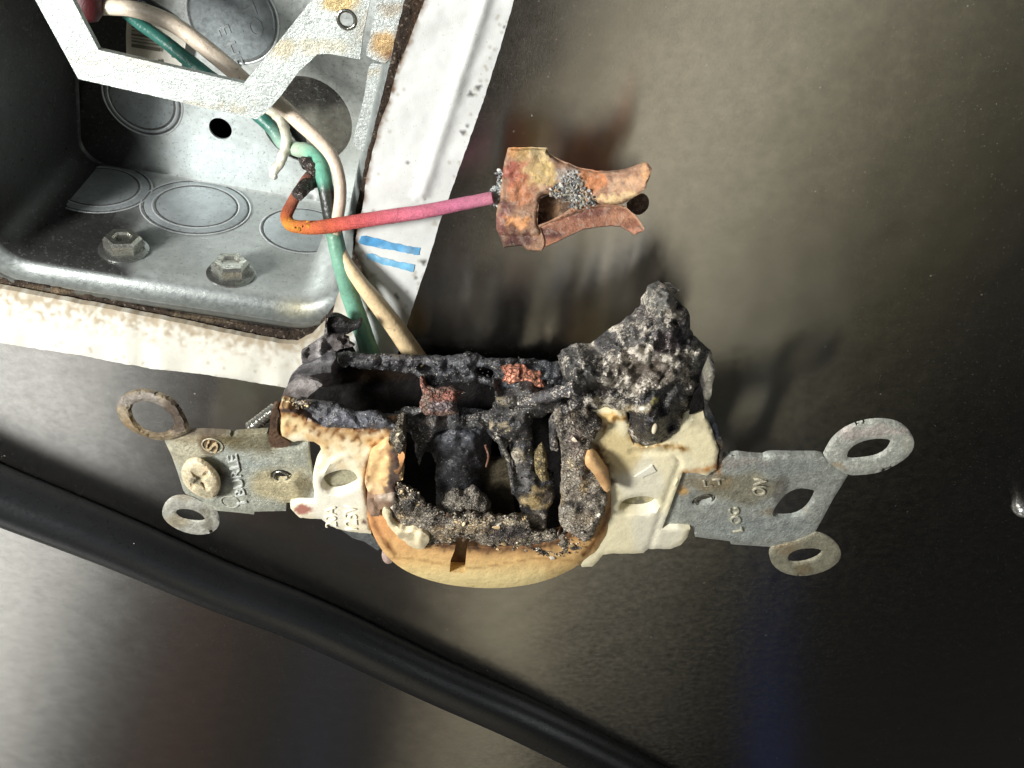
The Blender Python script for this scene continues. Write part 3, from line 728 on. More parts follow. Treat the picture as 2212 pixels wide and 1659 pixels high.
def clh(x, y, d):
    h_ = .05*fr(x, y, .05, 3)
    h_ -= .9*max(0, (y-500)/45)**1.5 if y > 500 else 0                 # lower edge folds away
    if x > 1290: h_ += .004*(x-1290)+.35*max(0, (x-1350)/50)**2          # prong flares towards the viewer
    h_ -= .12*max(0, 1-d/7)**2
    return h_
sheet('clip_plate', plate, M['copper'], PC, .09, holes=[hole], step=5, h=clh, col=cc, parent=clip, angle=50, hs=0, ragged=1.2)
sheet('inner_leaf', c_('5', [(780, 700), (900, 650), (1100, 740), (1340, 740), (1300, 780), (1100, 840), (900, 930), (780, 950)]), M['copper'], PC.up(-.55), .1, step=7,
      col=stains_and_shade(al(110, 86, 68, .9), [(1190, 450, 16, 20, al(150, 118, 86, .9), .8), (1172, 470, 8, 26, al(50, 36, 28), .7)], mott=.3), parent=clip)
lp_ = c_('5', [(780, 975), (900, 915), (1000, 868), (1180, 800), (1350, 752), (1450, 748), (1580, 760), (1640, 780), (1720, 850), (1780, 930), (1812, 985), (1805, 1010), (1740, 1030), (1720, 1050), (1660, 1010), (1580, 965), (1480, 960), (1380, 970), (1230, 990), (1100, 1050), (950, 1120), (860, 1160), (815, 1200), (760, 1150)])
lcol = stains_and_shade(al(158, 110, 88, .95), [(1270, 462, 50, 12, al(116, 74, 66, .9), .8), (1185, 505, 34, 10, al(92, 56, 54, .9), .8), (1340, 470, 36, 14, al(188, 140, 110, .95), .6), (1390, 492, 8, 9, al(20, 18, 20), .95, .3), (1372, 504, 20, 8, al(214, 156, 130, .95), .8), (1200, 530, 40, 10, al(176, 120, 92, .95), .7)], warp=8, mott=.22)
top_edge = c_('5', [(780, 975), (900, 915), (1000, 868), (1180, 800), (1350, 752), (1450, 748), (1580, 760), (1640, 780), (1720, 850), (1780, 930), (1812, 985)])
def lph(x, y, d):
    m = min(math.hypot(x-a, y-b) for a, b in resample(top_edge, 5, False))
    return .16*max(0, min(1, (x-1150)/60))-.06-.028*m+.05*fr(x, y, .05, 9)
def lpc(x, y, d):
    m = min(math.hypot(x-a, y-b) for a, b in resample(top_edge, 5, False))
    return mx(lcol(x, y, d), al(240, 192, 158, .95), 1.3-m/4.5)  # pale highlight painted along the prong's top edge
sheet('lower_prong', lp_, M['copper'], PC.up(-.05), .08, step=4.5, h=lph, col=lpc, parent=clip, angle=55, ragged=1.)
sheet('rear_prong', c_('5', [(1620, 760), (1700, 690), (1790, 640), (1850, 680), (1862, 740), (1840, 800), (1780, 850), (1720, 850)]), M['copper'], PC.up(-.8), .12, step=6, sm=1,
      col=stains_and_shade(al(96, 78, 64, .9), [], mott=.3), parent=clip)
rubble('solder_crust', c_('5', [(880, 620), (960, 560), (1060, 440), (1140, 430), (1190, 520), (1240, 600), (1320, 650), (1340, 740), (1230, 790), (1100, 790), (1080, 740), (980, 700), (900, 660)]), 520, (.022, .06), PC,
       lambda x, y: clh(x, y, 9)+.02+.05*abs(fr(x, y, .06, 2)), lambda x, y, r: mx(r.choice([al(150, 152, 150), al(120, 122, 124), al(226, 222, 214), al(176, 166, 146), al(96, 96, 94)]), al(236, 232, 226), max(0, min(1, (400-y)/40))*.6), M['plain'], clip, 5)
rubble('solder_crust', c_('5', [(300, 660), (330, 590), (400, 560), (380, 430), (420, 420), (450, 480), (440, 640), (400, 720), (380, 770), (330, 740)]), 130, (.03, .07), PC.up(-.1),
       lambda x, y: .02, lambda x, y, r: r.choice([al(160, 166, 166), al(120, 124, 128), al(216, 214, 206)]), M['plain'], clip, 6)

# ------------------------------------------------------------------ the burnt outlet
ZO = 3.1
out = empty('burnt_outlet', 'charred single power outlet with a melted cream face and metal mounting ears', 'power outlet')
PO = Pl(ZO)
# --- metal strap, left end
sc1 = stains_and_shade(al(172, 174, 160, .95), [(430, 945, 90, 20, al(86, 66, 44), .85), (540, 950, 70, 26, al(110, 100, 68), .8), (400, 975, 50, 30, al(190, 180, 150, .95), .5), (610, 1040, 60, 45, al(196, 182, 140, .95), .75),
     (490, 1010, 50, 40, al(150, 156, 152, .95), .6), (455, 963, 24, 14, al(96, 70, 40), .8), (655, 1060, 14, 40, al(96, 86, 60), .7), (480, 1040, 14, 30, al(64, 48, 36), .75), (420, 1110, 90, 14, al(196, 196, 180, .95), .6), (590, 1005, 70, 14, al(168, 178, 174), .5)], mott=.25, ms=.1)
left_strap = sheet('metal_strap', c_('A', [(610, 705), (720, 655), (845, 628), (1000, 625), (1240, 640), (1262, 668), (1290, 640), (1600, 622), (1640, 680), (1645, 770), (1800, 740), (2000, 725), (2010, 900), (2100, 1290), (1900, 1300), (1785, 1300), (1784, 1380), (1600, 1385),
      (1478, 1388), (1474, 1415), (1300, 1395), (1115, 1378), (980, 1330), (830, 1240), (790, 1180), (740, 1020), (680, 850)]), M['strapm'], PO.up(-.12), .20,
      holes=[c_('A', [(1640, 1030), (1680, 995), (1740, 988), (1810, 1010), (1840, 1045), (1800, 1080), (1720, 1085), (1660, 1065)])], step=8, h=lambda x, y, d: .03*fr(x, y, .05, 2)-(.12 if x > 560 else 0)*0, col=sc1, parent=out, bev=.06)
ec = stains_and_shade(al(130, 118, 96, .9), [(300, 860, 60, 14, al(128, 122, 116, .9), .8), (370, 900, 30, 40, al(62, 48, 38), .9), (280, 930, 30, 30, al(128, 108, 78), .8), (310, 945, 50, 10, al(110, 92, 66), .7)], mott=.4, ms=.1)
E1 = Pl(ZO-.05, n=(-.10, .42, .9), at=(385, 930))
sheet('mounting_ear', c_('A', [(610, 705), (500, 690), (400, 655), (300, 610), (205, 540), (140, 410), (150, 330), (200, 260), (290, 215), (380, 203), (500, 230), (620, 270), (700, 330), (770, 430), (815, 530), (850, 610), (780, 650)]), M['strapm'], E1, .13,
      holes=[c_('A', [(285, 390), (390, 345), (490, 350), (590, 395), (670, 470), (680, 545), (590, 610), (490, 612), (400, 580), (315, 505)])], step=6, h=lambda x, y, d: .04*fr(x, y, .06, 2), col=ec, parent=out, sm=1, bev=.08)
ec2 = stains_and_shade(al(192, 192, 180, .92), [(380, 1125, 30, 18, al(170, 154, 120, .9), .6), (445, 1120, 14, 30, al(130, 124, 104), .6), (395, 1072, 30, 10, al(150, 130, 100), .5)], mott=.25, ms=.13)
sheet('mounting_ear', c_('A', [(830, 1235), (700, 1238), (620, 1295), (585, 1370), (590, 1440), (650, 1510), (760, 1575), (900, 1612), (1020, 1608), (1105, 1570), (1145, 1500), (1130, 1430), (1110, 1378), (1000, 1320)]), M['strapm'], Pl(ZO-.1, n=(.0, -.1, 1), at=(445, 1100)), .05,
      holes=[c_('A', [(728, 1410), (750, 1375), (820, 1370), (900, 1385), (960, 1420), (990, 1460), (950, 1475), (860, 1470), (770, 1450)])], step=7, h=lambda x, y, d: .03*fr(x, y, .06, 2), col=ec2, parent=out, sm=1, bev=.06)
# strap side wall and curled tab next to the terminal screw
sheet('strap_tab', c_('A', [(1640, 400), (1690, 380), (1720, 420), (1722, 470), (1700, 480), (1695, 640), (1780, 690), (1840, 740), (1780, 770), (1650, 770), (1610, 700), (1630, 560)]), M['strapm'], Pl(ZO+.1), .3, step=7,
      col=stains_and_shade(al(96, 72, 54, .9), [(600, 905, 6, 24, al(40, 30, 24), .8)], mott=.35), parent=out, sm=1)
# terminal screw with threads
c0 = Pl(ZO-.5).hit(540, 925); c1 = Pl(ZO-.7).hit(597, 882); ax = (c1-c0)
pr = [];
L_ = ax.length
for i in range(64):
    pr.append((.17+.035*math.sin(i*math.pi/3.2), L_*i/63))
lathe('terminal_screw', c0, ax, pr, M['screw'], out, 20, al(190, 190, 184, .9), 60)
# grounding screw: domed head with a cross recess
PS = Pl(ZO+.25, n=(-.12, -.06, 1), at=(432, 1035))
head = c_('A', [(768, 1040), (775, 965), (815, 915), (870, 893), (940, 905), (1010, 945), (1075, 1005), (1125, 1075), (1140, 1150), (1125, 1220), (1080, 1255), (1010, 1262), (930, 1235), (850, 1180), (800, 1120)])
def sh(x, y, d):
    cx, cy = 432.5, 1036; a = math.radians(-38); u = (x-cx)*math.cos(a)+(y-cy)*math.sin(a); v = -(x-cx)*math.sin(a)+(y-cy)*math.cos(a)
    r = .20*min(1, d/22)**.6
    if (abs(u) < 5 and abs(v) < 28) or (abs(v) < 5 and abs(u) < 24): r -= .26*max(0, 1-max(abs(u), abs(v))/34)
    return r
shd = sheet('ground_screw', head, M['strapm'], PS, .14, step=3.6, h=sh, sm=1, parent=out, angle=40,
      col=stains_and_shade(al(228, 214, 180, .95), [(420, 1042, 16, 12, al(90, 88, 78), .7), (440, 1062, 16, 8, al(130, 132, 110), .5), (452, 1010, 20, 12, al(232, 206, 172, .95), .6), (470, 1050, 8, 24, al(150, 130, 100), .5)], mott=.2, ms=.14))
# stamped marks
ringtube('stamped_ring', PO.up(-.10).hit(459, 963), PO.n, .30, .025, M['strapm'], left_strap, al(190, 184, 160), flat=.8)
ringtube('stamped_ring', PO.up(-.10).hit(497, 1084), PO.n, .28, .025, M['strapm'], left_strap, al(200, 200, 186), flat=.8)
text('stamped_letter', 'S', 468, 978, 26, 22, 75, PO.up(-.11), M['strapm'], left_strap, .05, 0, al(206, 184, 146, .95), .0)
text('stamped_word', 'I BURLE', 534, 1084, 22, 106, 102, PO.up(-.11), M['strapm'], left_strap, .05, 0, al(214, 218, 212, .95), .0)
# thread inside the small hole
ringtube('threaded_hole', PO.up(-.2).hit(607, 1029), PO.n, .22, .04, M['screw'], left_strap, al(170, 170, 160))
# --- metal strap, right end
sc2 = stains_and_shade(al(178, 182, 174, .95), [(1600, 1055, 90, 30, al(150, 138, 104, .9), .6), (1530, 1040, 60, 16, al(176, 150, 104), .5), (1475, 1063, 16, 14, al(222, 178, 106, .95), .9), (1545, 1010, 16, 14, al(214, 150, 82, .95), .85),
     (1690, 1110, 50, 10, al(190, 166, 120), .45), (1690, 1060, 20, 34, al(100, 92, 84), .6), (1640, 1140, 120, 24, al(176, 184, 180, .95), .7), (1610, 1000, 60, 10, al(180, 172, 164, .9), .7), (1700, 1010, 70, 18, al(160, 168, 166), .5)], mott=.22, ms=.1)
right_strap = sheet('metal_strap', c_('D', [(500, 500), (620, 488), (700, 500), (820, 508), (850, 492), (900, 486), (1060, 490), (1240, 490), (1290, 500), (1400, 590), (1485, 645), (1440, 720), (1370, 830), (1290, 980), (1220, 1105), (1205, 1145), (1050, 1185), (900, 1215), (700, 1202), (560, 1192), (550, 1168),
      (400, 1150), (275, 1132), (262, 1068), (150, 1050), (20, 1040), (60, 900), (150, 640), (200, 560), (400, 560)]), M['strapm'], PO.up(-.12), .20,
      holes=[c_('D', [(905, 930), (960, 850), (1010, 800), (1090, 768), (1170, 775), (1222, 795), (1190, 870), (1140, 930), (1070, 965), (980, 972), (920, 960)]), c_('D', [(252, 865), (290, 820), (370, 800), (430, 810), (440, 835), (380, 865), (300, 880)])],
      step=8, h=lambda x, y, d: .03*fr(x, y, .05, 2), col=sc2, parent=out, bev=.06)
ec3 = stains_and_shade(al(188, 190, 180, .95), [(1790, 1010, 40, 6, al(206, 176, 128), .5), (1890, 930, 80, 12, al(196, 184, 176, .95), .7), (1960, 960, 12, 20, al(206, 204, 184), .5)], mott=.16, ms=.1)
sheet('mounting_ear', c_('D', [(1285, 500), (1320, 430), (1355, 370), (1410, 315), (1490, 262), (1580, 228), (1680, 208), (1800, 208), (1900, 235), (1970, 290), (2012, 370), (2005, 440), (1950, 510), (1850, 575), (1740, 625), (1600, 645), (1485, 646), (1400, 600)]), M['strapm'],
      Pl(ZO-.1, n=(-.12, .15, 1), at=(1790, 1000)), .09, holes=[c_('D', [(1495, 490), (1510, 445), (1560, 405), (1640, 378), (1720, 368), (1800, 375), (1806, 405), (1770, 455), (1700, 490), (1600, 505), (1520, 510)])], step=7, h=lambda x, y, d: .03*fr(x, y, .06, 2), col=ec3, parent=out, sm=1, bev=.07)
sheet('mounting_ear', c_('D', [(1205, 1112), (1240, 1103), (1310, 1125), (1380, 1170), (1425, 1230), (1432, 1290), (1400, 1345), (1320, 1400), (1200, 1438), (1080, 1445), (970, 1420), (890, 1360), (862, 1290), (866, 1235), (900, 1214), (1050, 1180)]), M['strapm'],
      Pl(ZO-.12, n=(.02, -.05, 1), at=(1740, 1195)), .07, holes=[c_('D', [(1022, 1300), (1040, 1265), (1100, 1240), (1180, 1232), (1255, 1240), (1266, 1265), (1220, 1300), (1130, 1328), (1040, 1330)])], step=7, h=lambda x, y, d: .03*fr(x, y, .06, 2), col=stains_and_shade(al(176, 172, 150, .92), [(1700, 1180, 30, 20, al(190, 164, 124), .5), (1740, 1225, 12, 16, al(150, 126, 84), .6)], mott=.2, ms=.1), parent=out, sm=1, bev=.06)
text('stamped_word', 'ON', 1652, 1070, 28, 34, 84, PO.up(-.11), M['strapm'], right_strap, .05, 0, al(214, 208, 186, .95), -.005)
text('stamped_word', 'L OG', 1604, 1146, 22, 52, 100, PO.up(-.11), M['strapm'], right_strap, .045, 0, al(214, 210, 186, .95), .0)
text('stamped_word', 'LT', 1520, 1050, 12, 46, 8, PO.up(-.11), M['strapm'], right_strap, .045, 0, al(214, 208, 186, .95), -.005)
ringtube('threaded_hole', PO.up(-.2).hit(1521, 1080), PO.n, .28, .04, M['screw'], right_strap, al(180, 176, 160))

# --- cream plastic, left wing
cream = al(250, 240, 210, .82); brown = al(120, 74, 34); dbrown = al(70, 42, 22)
def brown_edge(x, y, line, w):
    m = 1e9
    for i in range(len(line)-1):
        ax_, ay = line[i]; bx, by = line[i+1]; dx, dy = bx-ax_, by-ay; t = max(0, min(1, ((x-ax_)*dx+(y-ay)*dy)/(dx*dx+dy*dy)))
        m = min(m, math.hypot(x-ax_-t*dx, y-ay-t*dy))
    return m
burn_l = [(610, 885), (650, 890), (690, 915), (760, 922), (830, 925), (865, 930)]
burn_r = [(812, 960), (795, 1000), (792, 1040)]
st_l = stains_and_shade(cream, [(720, 1080, 60, 60, al(240, 238, 226, .80), .6), (640, 915, 34, 24, al(228, 208, 150, .95), .7), (615, 930, 10, 24, al(206, 176, 96, .95), .5), (651, 1100, 24, 12, al(168, 96, 82), .9, .3), (790, 1125, 5, 5, al(96, 30, 14), .9, .4)], mott=.04)
def lw(x, y, d):
    c = st_l(x, y, d); nn = fr(x, y, .035, 3, 5); n2 = fr(x*.6+y*.6, y*.35-x*.35, .12, 6, 5)
    m = brown_edge(x, y, burn_l, 0)
    c = mx(c, al(222, 196, 148, .85), 1.1-m/90+nn*.9); c = mx(c, al(196, 150, 96, .85), .8-m/46+nn*.9); c = mx(c, al(110, 74, 42), 1.5*max(0, n2-.12)*(1.5-m/60))
    c = mx(c, brown, (.95-m/30+n2*1.1)*.95)
    c = mx(c, al(54, 46, 46), 1.1-m/7+nn*.6)
    m2 = brown_edge(x, y, burn_r, 0)
    c = mx(c, al(206, 150, 76, .9), .8-m2/15+nn*.5); c = mx(c, brown, .75-m2/9+n2*.9)
    return c
def lwh(x, y, d):
    h_ = .015*fr(x, y, .03, 5)+.10*math.exp(-(brown_edge(x, y, burn_l, 0)/14)**2)*(1+fr(x, y, .06, 2))
    # raised ridge over the screw seat
    h_ += .12*math.exp(-(brown_edge(x, y, [(700, 1025), (715, 1000), (745, 985), (775, 1005)], 0)/6)**2)
    return h_
lw_out = c_('B', [(0, 232), (20, 215), (80, 235), (200, 290), (350, 375), (480, 405), (700, 412), (900, 395), (1000, 385), (1060, 420), (1060, 520), (1010, 570), (900, 560), (800, 640), (770, 700), (742, 800), (738, 900), (745, 1000), (765, 1090), (775, 1200), (800, 1330), (700, 1322), (600, 1312), (500, 1285), (430, 1258), (395, 1225), (365, 1205), (270, 1200), (185, 1193),
             (130, 1150), (100, 1110), (92, 1065), (160, 1045), (300, 1050), (306, 960), (292, 880), (296, 790), (320, 720), (350, 660), (362, 600), (350, 560), (300, 532), (200, 520), (115, 530), (50, 510), (8, 490), (5, 400)])
sh_hole = c_('B', [(365, 880), (385, 830), (440, 800), (520, 775), (600, 770), (660, 800), (690, 860), (680, 910), (610, 950), (520, 980), (440, 985), (385, 940)])
lwing = sheet('left_face_plate', lw_out, M['cream'], PO.up(.06), .42, holes=[sh_hole], step=6, h=lwh, col=lw, parent=out, ragged=1.3, bev=.10, angle=45)
sheet('screw_seat', circ(734, 1042, 46, 34), M['strapm'], PO.up(-.25), .12, step=7, parent=out, col=stains_and_shade(al(170, 166, 140, .9), [(736, 1052, 20, 10, al(90, 84, 72), .7)], mott=.2, ms=.1))
# tube wall of the screw seat
text('raised_rating', '20A', 703+24, 1137, 24, 44, 92, PO.up(.06), M['cream'], lwing, .035, .015, al(252, 246, 222, .95), -.01)
text('raised_rating', '125V', 742+30, 1142, 27, 52, 92, PO.up(.06), M['cream'], lwing, .035, .015, al(252, 246, 222, .95), -.01)
# --- cream plastic, right wing
st_r = stains_and_shade(al(248, 238, 200, .92), [(1520, 950, 50, 50, al(250, 238, 196, .92), .9), (1420, 1150, 60, 60, al(240, 238, 224, .88), .6), (1380, 1040, 50, 50, al(236, 234, 222, .92), .5), (1330, 980, 50, 50, al(216, 192, 132, .92), .7), (1310, 905, 34, 12, al(222, 184, 110, .92), .8)], mott=.04)
burn_a = [(1270, 920), (1300, 930), (1330, 900), (1362, 905), (1368, 950), (1390, 965), (1440, 962), (1480, 970)]
burn_b = [(1478, 1022), (1520, 1016), (1548, 1008), (1558, 985)]
burn_c = [(1290, 965), (1305, 1000), (1320, 1040)]
def rw(x, y, d):
    c = st_r(x, y, d); nn = fr(x, y, .035, 13, 5); n2 = fr(x, y, .09, 16, 5)
    m = brown_edge(x, y, burn_a, 0)
    c = mx(c, al(206, 158, 76, .9), .85-m/12+n2*.9); c = mx(c, al(112, 72, 34), .55-m/7+n2*.9)
    m = brown_edge(x, y, burn_b, 0); c = mx(c, al(206, 138, 60, .9), .95-m/9+n2*.5)
    m = brown_edge(x, y, burn_c, 0); c = mx(c, al(104, 72, 42), .9-m/16+n2*1.1)
    return c
ridge = c_('C', [(1345, 545), (1500, 545), (1640, 545), (1690, 580), (1712, 640), (1650, 800), (1570, 1020), (1480, 1290)])
def rwh(x, y, d):
    h_ = .02*fr(x, y, .03, 15)
    m = 1e9; side = 0
    m = brown_edge(x, y, ridge, 0)
    h_ += -.10*math.exp(-(m/6)**2)
    h_ += .05*math.exp(-(brown_edge(x, y, burn_a, 0)/8)**2)*(1+2*fr(x, y, .08, 2))
    return h_
rw_out = c_('C', [(1040, 245), (1130, 235), (1230, 225), (1300, 260), (1325, 330), (1325, 420), (1360, 475), (1440, 495), (1540, 465), (1640, 415), (1710, 360), (1760, 310), (1800, 280), (1900, 272)])+c_('7', [(1860, 1235), (1905, 1360), (1945, 1480), (1930, 1600)])+c_('D', [(440, 600), (400, 625), (370, 652), (280, 628), (185, 625)])+c_('C', [
            (1735, 700), (1680, 850), (1620, 1020), (1575, 1135), (1700, 1120), (1790, 1130), (1770, 1200), (1720, 1260), (1640, 1292), (1540, 1290), (1470, 1290), (1430, 1322), (1330, 1328), (1200, 1325), (1120, 1335), (1080, 1390), (1040, 1425), (960, 1430), (930, 1380), (1000, 1200), (1100, 1000), (1080, 800), (1020, 560), (990, 420)])
rwing = sheet('right_face_plate', rw_out, M['cream'], PO.up(.06), .46, holes=[c_('C', [(1242, 975), (1260, 930), (1320, 898), (1420, 884), (1500, 892), (1545, 920), (1540, 970), (1500, 1005), (1420, 1022), (1330, 1020), (1262, 1005)])],
      step=6, h=rwh, col=rw, parent=out, ragged=1., bev=.10, angle=45)
sheet('screw_seat', circ(1378, 1095, 46, 30), M['strapm'], PO.up(-.35), .12, step=7, parent=out, col=stains_and_shade(al(190, 182, 150, .9), [(1380, 1096, 20, 12, al(86, 82, 72), .8)], mott=.15))
sheet('cut_corner', c_('C', [(1360, 740), (1420, 744), (1530, 695), (1500, 650), (1440, 690)]), M['cream'], PO.up(.10), .1, step=6, parent=rwing, col=lambda x, y, d: al(244, 240, 220, .92))

# --- round face rim, scorched tan
def rimcol(x, y, d):
    t = max(0, min(1, (y-1140)/130)); nn = .55*fr(x, y, .03, 23, 4); n2 = fr(x, y, .09, 27, 5)
    c = mx(al(216, 158, 104, .95), al(242, 208, 142, .95), t*1.2+nn*.3)
    c = mx(c, al(250, 230, 170, .95), .8*max(0, min(1, (y-1215)/35)))
    if x > 1180: c = mx(c, al(226, 186, 124, .95), .4)
    # scorch around the inner edge
    m = min(edist(x, y, rim_in), 200)
    c = mx(c, al(150, 108, 72, .9), .95-m/22+nn*.7); c = mx(c, al(76, 56, 46), .8-m/11+n2)
    if 780 < x < 845 and y < 1110: c = mx(c, al(196, 140, 96, .9), .6); c = mx(c, al(112, 84, 76), .5+n2)
    c = mx(c, al(120, 70, 30), .9-abs(math.hypot((x-1058)/265, (y-1052)/228)-1)*26+nn*.9 if y < 1200 else 0)
    c = mx(c, al(150, 104, 58), .55*math.exp(-((y-1216-10*math.sin(x*.02))/2.5)**2))
    return c
rim_in = [(905, 985), (868, 1010), (850, 1050), (846, 1090), (862, 1130), (900, 1160), (960, 1178), (1040, 1186), (1120, 1184), (1190, 1176), (1240, 1150), (1268, 1100), (1262, 1040), (1230, 985), (1150, 950), (1000, 950)]
rim_o = [(838, 965), (812, 985), (798, 1015), (793, 1050), (792, 1090), (797, 1130), (812, 1170), (838, 1205), (872, 1232), (920, 1252), (980, 1266), (1060, 1272), (1130, 1266), (1190, 1252), (1250, 1222), (1290, 1190), (1312, 1150), (1321, 1110), (1321, 1070), (1312, 1040), (1318, 1014), (1300, 990), (1270, 974)]
rim_c = rim_o+[(1245, 990), (1262, 1040), (1268, 1100), (1240, 1150), (1190, 1172), (1120, 1180), (1040, 1182), (960, 1176), (900, 1160), (862, 1130), (846, 1090), (850, 1050), (868, 1010), (878, 975)]
notch = c_('B', [(1545, 1380), (1640, 1368), (1632, 1500), (1622, 1590), (1615, 1670), (1482, 1665), (1492, 1560), (1525, 1480)])
def rimh(x, y, d):
    e = brown_edge(x, y, rim_o, 0); h_ = .42*(1-math.exp(-e/16))+.05*fr(x, y, .035, 25)
    h_ += .03*math.exp(-((y-1210-10*math.sin(x*.02))/5)**2)*-1
    return h_
sheet('round_face_rim', rim_c, M['tan'], PO.up(.05), .5, holes=[notch], step=6, h=rimh, col=rimcol, parent=out, hs=0, angle=50, sm=2)
sheet('slot_floor', circ(992, 1205, 34, 46), M['tan'], PO.up(-.35), .2, step=8, parent=out, col=stains_and_shade(al(120, 94, 78, .8), [(992, 1185, 20, 20, al(50, 38, 30), .8)], mott=.2))

# --- charred interior and housing
blk = lambda x, y, d: (.012, .011, .011, 0.)
sheet('inner_housing', [(635, 862), (690, 800), (780, 792), (1240, 800), (1500, 850), (1535, 900), (1400, 960), (1300, 1000), (1290, 1120), (1230, 1180), (1050, 1195), (900, 1160), (850, 1080), (865, 950), (700, 905)],
      M['void'], PO.up(-2.3), .25, step=16, h=lambda x, y, d: .25*fr(x, y, .02, 3), col=lambda x, y, d: mx((.012, .011, .011, 0.), al(70, 54, 40), max(0, 1-math.hypot((x-800)/110, (y-808)/16))*1.2), parent=out, ragged=3)
sheet('slot_shadow_plate', c_('B', [(1750, 700), (2010, 690), (2050, 1190), (1760, 1180)]), M['charsoft'], PO.up(-1.2), .2, step=12, parent=out, h=lambda x, y, d: .05*fr(x, y, .03), col=stains_and_shade(al(84, 76, 58, .7), [(1040, 1110, 16, 60, al(20, 18, 16), .9)], mott=.2))
g1 = lambda r, g, b, f=0.: al(r, g, b, 1.05, f)
def bulge(B, w, n1=.12, s=.03, sd=0., e=.0):
    return lambda x, y, d: B*(1-math.exp(-d/w))+n1*fr(x, y, s, sd, 5)+e
PT = Pl(ZO-.15, n=(0, .62, .78), at=(1000, 890))      # the broken upper side of the body
rail = c_('6', [(780, 440), (820, 468), (1000, 474), (1180, 480), (1350, 484), (1510, 488), (1700, 494), (1850, 480), (1950, 455), (2030, 470), (2120, 520)])+c_('7', [(300, 690), (420, 705), (520, 715), (620, 685), (720, 655), (790, 760), (800, 900), (740, 1010), (640, 1060), (560, 1010), (400, 975), (250, 1010), (80, 1000), (0, 950)])+c_('6', [
      (2190, 790), (2120, 770), (2020, 730), (1960, 770), (1870, 740), (1700, 760), (1620, 800), (1540, 790), (1500, 720), (1400, 665), (1230, 640), (1050, 628), (900, 618), (800, 590), (740, 610), (690, 560), (680, 470)])
sheet('charred_top_rail', rail, M['char'], PT.up(-.05), .35, holes=[c_('6', [(1460, 602), (1530, 572), (1612, 622), (1540, 642)]), c_('6', [(2030, 610), (2120, 600), (2200, 640), (2190, 720), (2100, 700), (2040, 670)])], step=5, h=bulge(.22, 9, .22, .035, 31), parent=out, ragged=4, hr=2,
      col=stains_and_shade(g1(42, 42, 45, .1), patches(rail, 30, 9, [g1(24, 24, 26, 0), g1(84, 84, 88, .3), g1(60, 60, 64, .2)], (6, 18))+[(780, 780, 90, 14, g1(36, 36, 38, 0), .8), (900, 772, 120, 8, g1(120, 118, 122, .3), .55), (1000, 790, 80, 20, g1(60, 62, 66, .3), .6), (1180, 800, 30, 30, g1(60, 66, 72, .2), .7), (1110, 845, 60, 10, g1(110, 120, 128, .4), .6)], mott=.4, ms=.07), angle=70)
sheet('copper_fragment', c_('7', [(40, 760), (120, 735), (240, 738), (300, 785), (380, 795), (415, 860), (410, 900), (460, 935), (360, 945), (300, 900), (220, 890), (130, 915), (60, 880), (90, 830)]), M['crust'], PT.up(.25), .2, step=4, parent=out, ragged=4, angle=60,
      h=bulge(.14, 6, .14, .08, 33), col=stains_and_shade(al(224, 150, 122, .95, .1), [(1155, 820, 12, 12, al(90, 80, 50), .5)], mott=.4, ms=.1))
sheet('copper_fragment', c_('6', [(1485, 690), (1530, 690), (1545, 770), (1620, 810), (1680, 795), (1800, 790), (1915, 850), (1860, 880), (1830, 930), (1835, 980), (1855, 1040), (1810, 1062), (1740, 1072), (1620, 1070), (1520, 1062), (1478, 990), (1490, 930), (1512, 870), (1490, 780)]), M['crust'], PT.up(.35), .35, step=4.5, parent=out, ragged=3, angle=60,
      h=bulge(.22, 8, .12, .06, 35), col=stains_and_shade(al(138, 104, 92, .8, .25), [(955, 858, 34, 12, al(176, 116, 100), .9), (960, 882, 44, 12, al(142, 130, 132, .8, .1), .85), (918, 872, 10, 24, al(150, 128, 112, .8, .3), .7), (915, 830, 8, 20, al(176, 120, 104), .7)], mott=.3, ms=.1))
# left curled sheets
sheet('curled_shard', c_('6', [(335, 462), (420, 400), (480, 362), (540, 320), (556, 280), (570, 105), (590, 270), (660, 300), (740, 310), (790, 330), (800, 375), (850, 400), (780, 415), (700, 430), (660, 470), (570, 490), (500, 535), (400, 565), (350, 583), (336, 520)]), M['charsoft'], Pl(ZO-1.0), .12, step=4.5, parent=out, ragged=2, angle=50,
      h=lambda x, y, d: .22*fr(x, y, .05, 41)+.12, col=stains_and_shade(g1(92, 88, 88, .25), [(690, 755, 14, 20, g1(150, 148, 148, .5), .6), (740, 740, 24, 16, g1(70, 64, 62, .3), .7)], mott=.35, ms=.09))
sheet('curled_horn', c_('6', [(582, 130), (640, 108), (700, 118), (760, 150), (830, 190), (880, 178), (905, 153), (925, 182), (900, 232), (840, 250), (780, 290), (700, 288), (640, 285), (585, 262)]), M['charsoft'], Pl(ZO-1.15), .18, step=5, parent=out, sm=1,
      h=bulge(.1, 8, .04), col=lambda x, y, d: g1(16, 13, 14))
sheet('curled_flap', c_('6', [(348, 585), (420, 560), (500, 530), (570, 488), (662, 468), (672, 515), (640, 560), (620, 600), (628, 668), (560, 660), (480, 672), (380, 700), (300, 725), (235, 752), (195, 795), (215, 730), (270, 650)]), M['charsoft'], Pl(ZO-.8), .1, step=5, parent=out, sm=1, ragged=1.5,
      h=lambda x, y, d: .35*math.sin(max(0, min(1, (y-765)/45))*3.1)+.08*fr(x, y, .04, 43), col=stains_and_shade(g1(88, 86, 88, .05), [(640, 820, 14, 16, g1(120, 116, 114, .3), .5)], mott=.25, ms=.05))
